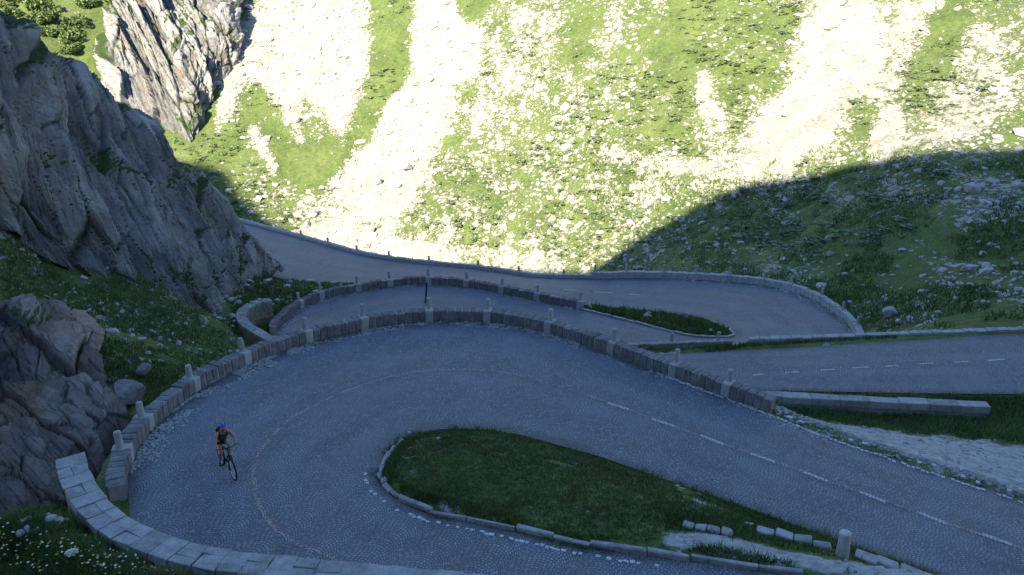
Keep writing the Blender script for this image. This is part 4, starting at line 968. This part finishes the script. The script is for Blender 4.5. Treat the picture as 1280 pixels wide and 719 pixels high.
# low heath clumps on the lit slope: too many to count
n = 3600; px = rng.uniform(200, 1300, n); py = rng.uniform(-20, 330, n); Q, ok = ground_hit(px, py, 60)
sm = grid_val(scree, Q[:, 0], Q[:, 1]) + 0.5 * fbm(Q[:, 0] * 0.1, Q[:, 1] * 0.07, 0, 3, 78)
hz = fbm(Q[:, 0] * 0.06, Q[:, 1] * 0.05, 0, 3, 79)
ok &= (sm < 0.42) & (hz > -0.05) & (Q[:, 1] > 60) & (road_d(Q[:, 0], Q[:, 1]) > 2.5); Q = Q[ok]
CL = [leaf_cloud("clump", 46, 1.0, M['heath'], 700 + k, 0.24, 3) for k in range(4)]
VV = []; TT = []
cv = [np.array([v.co[:] for v in m_.vertices]) for m_ in CL]
for q in Q:
    s = rng.uniform(.35, .95); a = rng.uniform(0, 6.28); v = cv[rng.integers(4)] * np.array([s * 1.5, s * 1.1, s * .40]); c_, s_ = math.cos(a), math.sin(a)
    VV.append(np.c_[v[:, 0] * c_ - v[:, 1] * s_ + q[0], v[:, 0] * s_ + v[:, 1] * c_ + q[1], v[:, 2] + q[2] - 0.08]); TT.append(np.repeat(np.clip(rng.normal(rng.uniform(.3, .7), .15, len(v) // 3), 0, 1), 3))
VV = np.concatenate(VV); me = np_mesh("heath", VV, np.arange(len(VV)).reshape(-1, 3)); TT = np.concatenate(TT); set_col(me, "tint", np.stack([TT] * 3, 1))
link("heath", me, M['heath'], None, "low grey green heath clumps over the slopes", "heath", kind="stuff")

# flowers on the near bank
def flowers(name, n, col, box, size, label):
    px = rng.uniform(box[0], box[2], n); py = rng.uniform(box[1], box[3], n); Q, ok = ground_hit(px, py, 6.5)
    ok &= (Q[:, 1] > 7) & (Q[:, 1] < 17) & (road_d(Q[:, 0], Q[:, 1]) > 0.9); Q = Q[ok]; Q[:, 2] += rng.uniform(.10, .26, len(Q))
    stones(name, Q, rng.uniform(size * .6, size * 1.3, len(Q)), mat_plain(name + "_petals", col, 0.7), None, label, "flowers", 0.35)
flowers("wildflowers", 90, (0.62, 0.62, 0.52), (-10, 660, 190, 725), 0.024, "small white wildflowers on the bank at the lower left")
flowers("wildflowers", 70, (0.55, 0.42, 0.12), (-10, 680, 200, 725), 0.022, "small yellow wildflowers on the bank at the lower left")
flowers("wildflowers", 90, (0.42, 0.30, 0.30), (100, 690, 310, 728), 0.024, "faded pinkish flower heads at the bottom left edge")
q, _ = ground_hit([93], [706], 6.5); q = q[0]
fl = empty("umbel_plant", q.tolist(), "single large whitish umbel flower head on the lower left bank", "flower")
link("stalk", lathe_mesh("stalk", [(0.008, -0.05), (0.006, 0.2), (0.004, 0.30)], 6, M['grass']), None, fl)
um = [( .06 * math.sqrt(k / 40) * math.cos(k * 2.4), .06 * math.sqrt(k / 40) * math.sin(k * 2.4), 0.31 - 1.6 * (.06 * math.sqrt(k / 40)) ** 2 * 4) for k in range(60)]
stones("flower_head", np.array(um) * np.array([1.6, 1.6, 1]), np.full(60, .016), mat_plain("umbel_petals", (0.58, 0.60, 0.48), 0.8), fl, None, None, .5, kind=None)
r = np.random.default_rng(77)
for px, py in ((28, 655), (36, 651), (52, 649), (60, 652), (65, 656), (74, 660), (45, 668), (33, 668), (64, 645), (27, 672), (80, 654)):
    q, _ = ground_hit([px], [py], 6.5); q = q[0]; s = r.uniform(.07, .17)
    o = link("stone", BOULD[r.integers(9)], None, None, "small pale stone in the cluster on the bank behind the coping wall", "stone", "pale stones on the near bank")
    o.location = (q[0], q[1], q[2] + s * .3); o.scale = (s, s * .8, s * .6); o.rotation_euler = (r.uniform(-.4, .4), 0, r.uniform(0, 6))
for px, py, s in ((935, 658, .13), (512, 546, .11), (548, 549, .08), (735, 640, .05)):
    q, _ = ground_hit([px], [py], 9); q = q[0]
    o = link("stone", BOULD[r.integers(9)], None, None, {935: "white rounded stone on the right part of the large island", 512: "flat pale stone at the far left tip of the large island", 548: "smaller pale stone near the island's far edge", 735: "tiny white stone in the island's lower turf"}[px], "stone")
    o.location = (q[0], q[1], q[2] + s * .3); o.scale = (s * 1.3, s * .8, s * .6)

# ------------------------------------------------------------------ bicycle and rider
def tube_mesh(name, paths, mat, seg_=8):
    """paths: list of (points, radii, closed)"""
    V = []; F = []
    for pts, rad, closed in paths:
        P = np.asarray(pts, float); n = len(P); rad = np.full(n, rad) if np.isscalar(rad) else np.asarray(rad)
        T = (np.roll(P, -1, 0) - np.roll(P, 1, 0)) if closed else np.gradient(P, axis=0)
        T /= np.linalg.norm(T, axis=1, keepdims=True) + 1e-9; b = len(V)
        for i in range(n):
            ref = np.array([0, 1, 0]) if abs(T[i][1]) < 0.9 else np.array([0, 0, 1]); u = np.cross(T[i], ref); u /= np.linalg.norm(u); w = np.cross(T[i], u)
            for k in range(seg_):
                a = 2 * math.pi * k / seg_; V.append(tuple(P[i] + rad[i] * (math.cos(a) * u + math.sin(a) * w)))
        for i in range(n if closed else n - 1):
            j = (i + 1) % n
            for k in range(seg_): F.append((b + i * seg_ + k, b + i * seg_ + (k + 1) % seg_, b + j * seg_ + (k + 1) % seg_, b + j * seg_ + k))
        if not closed:
            F.append(tuple(b + k for k in range(seg_))[::-1]); F.append(tuple(b + (n - 1) * seg_ + k for k in range(seg_)))
    me = bpy.data.meshes.new(name); me.from_pydata(V, [], F); me.polygons.foreach_set("use_smooth", [True] * len(F)); me.materials.append(mat); return me
HEAD = math.radians(-53.0); RS = 0.94
fc = atz(293, 602, -12.97); fc[2] = road_z(G1, fc[0], fc[1]) + 0.012
hd = np.array([math.cos(HEAD), math.sin(HEAD), 0]); org = fc - hd * 1.08 * RS; rz_ = road_z(G1, org[0], org[1]) + 0.012
pit = -math.atan2(fc[2] - rz_, 1.08); org[2] = rz_
black = mat_plain("black_rubber", (0.012, 0.012, 0.013), 0.7); paint = mat_plain("dark_red_frame_paint", (0.045, 0.018, 0.016), 0.35); silver = mat_plain("silver_rim", (0.55, 0.56, 0.58), 0.35, 0.1, 20, 0.6)
dark = mat_plain("black_components", (0.02, 0.02, 0.022), 0.4)
bike = empty("bicycle", org.tolist(), "dark mountain bicycle with pale rims ridden up the near bend", "bicycle"); bike.rotation_euler = (0, pit, HEAD); bike.scale = (RS,) * 3
def ring(c, R_, n=36): return [(c[0] + R_ * math.cos(2 * math.pi * k / n), c[1], c[2] + R_ * math.sin(2 * math.pi * k / n)) for k in range(n)]
for hx in (0.0, 1.08):
    wname = "front_wheel" if hx else "rear_wheel"; ty = link(wname, tube_mesh("tyre", [(ring((hx, 0, .345), .320), .026, True)], black), None, bike)
    link("rim", tube_mesh("rim", [(ring((hx, 0, .345), .288), .013, True)], silver), None, ty)
    sp = [((hx, (-1) ** k * .03, .345), (hx + .28 * math.cos(k * math.pi / 14), 0, .345 + .28 * math.sin(k * math.pi / 14))) for k in range(28)]
    link("spokes", tube_mesh("spokes", [(p, .0025, False) for p in sp] + [([(hx, -.05, .345), (hx, .05, .345)], .022, False)], silver, 5), None, ty)
BB = (.43, 0, .31); SC = (.27, 0, .80); HT = (.84, 0, .90); HB = (.88, 0, .76)
link("frame", tube_mesh("frame", [([BB, SC], .016, False), ([SC, HT], .018, False), ([BB, HB], .021, False), ([HT, HB], .024, False),
     ([(.43, .04, .31), (0, .07, .345)], .010, False), ([(.43, -.04, .31), (0, -.07, .345)], .010, False), ([(.27, .03, .78), (0, .07, .345)], .009, False), ([(.27, -.03, .78), (0, -.07, .345)], .009, False)], paint), None, bike)
link("fork", tube_mesh("fork", [([(.88, .06, .74), (1.08, .065, .345)], .018, False), ([(.88, -.06, .74), (1.08, -.065, .345)], .018, False), ([(.88, -.07, .74), (.88, .07, .74)], .02, False)], dark), None, bike)
hb = link("handlebar", tube_mesh("handlebar", [([(.84, 0, .90), (.82, 0, .97), (.88, 0, 1.01)], .016, False), ([(.84, -.33, 1.03), (.88, -.12, 1.01), (.88, .12, 1.01), (.84, .33, 1.03)], .013, False)], dark), None, bike)
for s_ in (-1, 1): link("grip", tube_mesh("grip", [([(.848, .22 * s_, 1.027), (.837, .345 * s_, 1.032)], .019, False)], black), None, hb)
link("saddle", tube_mesh("saddle", [([(.12, 0, .965), (.20, 0, .975), (.30, 0, .965), (.42, 0, .955)], [.05, .075, .04, .022], False)], black, 10), None, bike)
link("seat_post", tube_mesh("seat_post", [([SC, (.22, 0, .95)], .014, False)], dark), None, bike)
cr_ = link("crankset", tube_mesh("crankset", [(ring((.43, -.05, .31), .085, 20), .008, True), ([(.43, -.07, .31), (.32, -.085, .18)], .012, False), ([(.43, .07, .31), (.54, .085, .44)], .012, False), ([(.43, -.07, .31), (.43, .07, .31)], .02, False)], dark), None, bike)
for s_, q in ((-1, (.32, -.13, .18)), (1, (.54, .13, .44))):
    pm = block_mesh("pedal", .10, .09, .022, .004, 0, dark); pd = link("pedal", pm, None, cr_); pd.location = (q[0], q[1], q[2] - .011)
def skin(name, verts, edges, radii, mat, parent, sub=2, root=0):
    me = bpy.data.meshes.new(name); me.from_pydata(verts, edges, []); o = bpy.data.objects.new(name + "_cage", me); COL.objects.link(o)
    o.modifiers.new("skin", 'SKIN'); o.modifiers["skin"].use_smooth_shade = True
    for i, r_ in enumerate(radii):
        sv = me.skin_vertices[0].data[i]; sv.radius = (r_, r_) if np.isscalar(r_) else r_; sv.use_root = (i == root)
    if sub: o.modifiers.new("sub", 'SUBSURF').levels = sub
    dg = bpy.context.evaluated_depsgraph_get(); out = bpy.data.meshes.new_from_object(o.evaluated_get(dg)); out.name = name
    bpy.data.objects.remove(o); out.materials.clear(); out.materials.append(mat); out.polygons.foreach_set("use_smooth", [True] * len(out.polygons))
    return link(name, out, None, parent)
skinm = mat_plain("tanned_skin", (0.36, 0.20, 0.13), 0.55, 0.08)
rider = empty("person", (org + np.array([0, 0, 0.0])).tolist(), "cyclist with blue helmet and black backpack leaning over the handlebar", "person"); rider.rotation_euler = (0, pit, HEAD); rider.scale = (RS,) * 3
bv = []; be = []; br = []
def add(p, r_, par=None):
    bv.append(p); br.append(r_); k = len(bv) - 1
    if par is not None: be.append((par, k))
    return k
pel = add((.22, 0, 1.04), .135); wst = add((.33, 0, 1.17), .125, pel); che = add((.47, 0, 1.32), .145, wst); nkb = add((.57, 0, 1.43), .085, che); nk = add((.635, 0, 1.49), .058, nkb)
hd0 = add((.69, 0, 1.55), .082, nk); hd1 = add((.715, 0, 1.62), .092, hd0); hd2 = add((.71, 0, 1.68), .075, hd1)
ns_ = add((.80, 0, 1.575), .014, hd0) if False else None
for s_ in (-1, 1):
    sh = add((.535, .175 * s_, 1.385), .062, che); el = add((.66, .285 * s_, 1.19), .043, sh); fo = add((.74, .285 * s_, 1.12), .040, el); wr = add((.80, .275 * s_, 1.075), .028, fo); pa = add((.832, .275 * s_, 1.062), .026, wr)
    for f in range(4):
        yy_ = .275 * s_ + (f - 1.5) * .021; k1 = add((.862, yy_, 1.056), .0095, pa); k2_ = add((.872, yy_, 1.035), .009, k1); add((.858, yy_, 1.014), .008, k2_)
    t1 = add((.835, .275 * s_ - .036 * s_, 1.045), .0105, pa); add((.852, .275 * s_ - .050 * s_, 1.022), .009, t1)
    hp = add((.235, .095 * s_, .99), .095, pel)
    kn = (.60, .125 * s_, .93) if s_ > 0 else (.55, -.12, .74); an = (.46, .13, .53) if s_ > 0 else (.255, -.13, .275); to = (.60, .13, .47) if s_ > 0 else (.385, -.13, .215)
    hpv = Vector((.235, .095 * s_, .99)); knv = Vector(kn); anv = Vector(an)
    th_ = add(tuple(hpv.lerp(knv, .5)), .080, hp); k_ = add(kn, .056, th_); cf_ = add(tuple(knv.lerp(anv, .35) + Vector((-.015, 0, 0))), .053, k_); a_ = add(an, .033, cf_); add(to, .030, a_)
body = skin("body", bv, be, br, skinm, rider)
vest = mat_plain("olive_grey_vest", (0.055, 0.055, 0.05), 0.85); shortm = mat_plain("black_shorts", (0.012, 0.012, 0.014), 0.8)
skin("shirt", [(.26, 0, 1.09), (.33, 0, 1.17), (.47, 0, 1.32), (.56, 0, 1.41), (.53, .15, 1.375), (.53, -.15, 1.375)], [(0, 1), (1, 2), (2, 3), (2, 4), (2, 5)], [.145, .142, .162, .10, .082, .082], vest, rider)
skin("shorts", [(.21, 0, 1.04), (.28, 0, 1.12), (.235, .095, .99), (.42, .11, .955), (.235, -.095, .99), (.40, -.108, .86)], [(0, 1), (0, 2), (2, 3), (0, 4), (4, 5)], [.152, .145, .108, .088, .108, .088], shortm, rider)
for s_ in (-1, 1):
    an = Vector((.46, .13, .53)) if s_ > 0 else Vector((.255, -.13, .275)); to = Vector((.60, .13, .47)) if s_ > 0 else Vector((.385, -.13, .215))
    skin("shoe", [tuple(an + Vector((-.02, 0, -.02))), tuple(an.lerp(to, .5) + Vector((0, 0, -.012))), tuple(to)], [(0, 1), (1, 2)], [.045, .043, .036], black, rider, 2)
# face: eyes, nose, ears, hair
for s_ in (-1, 1):
    e_ = link("eye", lathe_mesh("eye", [(0.004, -.008), (.010, -.004), (.011, 0), (.009, .005), (.003, .009)], 8, dark), None, rider); e_.location = (.785, .034 * s_, 1.600); e_.rotation_euler = (0, 1.35, 0)
    skin("ear", [(.69, .092 * s_, 1.565), (.69, .098 * s_, 1.60)], [(0, 1)], [.014, .018], skinm, rider, 1)
skin("nose", [(.778, 0, 1.592), (.803, 0, 1.568)], [(0, 1)], [.013, .017], skinm, rider, 1)
skin("mouth", [(.768, -.022, 1.538), (.772, 0, 1.536), (.768, .022, 1.538)], [(0, 1), (1, 2)], [.008, .010, .008], mat_plain("lips", (.28, .12, .10), .5), rider, 1)
skin("hair", [(.63, 0, 1.57), (.645, 0, 1.63)], [(0, 1)], [.062, .072], mat_plain("dark_hair", (.03, .022, .017), .8), rider, 1)
blue = mat_plain("blue_helmet_shell", (0.03, 0.12, 0.55), 0.3)
hm = skin("helmet", [(.60, 0, 1.665), (.66, 0, 1.70), (.73, 0, 1.705), (.80, 0, 1.675)], [(0, 1), (1, 2), (2, 3)], [(.075, .062), (.112, .075), (.112, .075), (.080, .048)], blue, rider)
for k, yy_ in enumerate((-.05, 0, .05)):
    link("vent", tube_mesh("vent", [([(.62, yy_ * .8, 1.748 - abs(yy_) * .25), (.69, yy_, 1.782 - abs(yy_) * .3), (.77, yy_ * .9, 1.755 - abs(yy_) * .25)], [.006, .011, .006], False)], mat_plain("white_helmet_stripe", (.45, .5, .6), .4) if k == 1 else dark), None, hm)
bagm = mat_plain("black_backpack_cloth", (0.014, 0.014, 0.017), 0.85)
bag = skin("backpack", [(.22, 0, 1.27), (.30, 0, 1.37), (.40, 0, 1.49)], [(0, 1), (1, 2)], [(.13, .085), (.145, .10), (.12, .075)], bagm, rider)
for s_ in (-1, 1):
    link("strap", tube_mesh("strap", [([(.42, .10 * s_, 1.50), (.53, .105 * s_, 1.48), (.62, .11 * s_, 1.38), (.56, .13 * s_, 1.25), (.38, .15 * s_, 1.20)], .016, False)], bagm), None, bag)
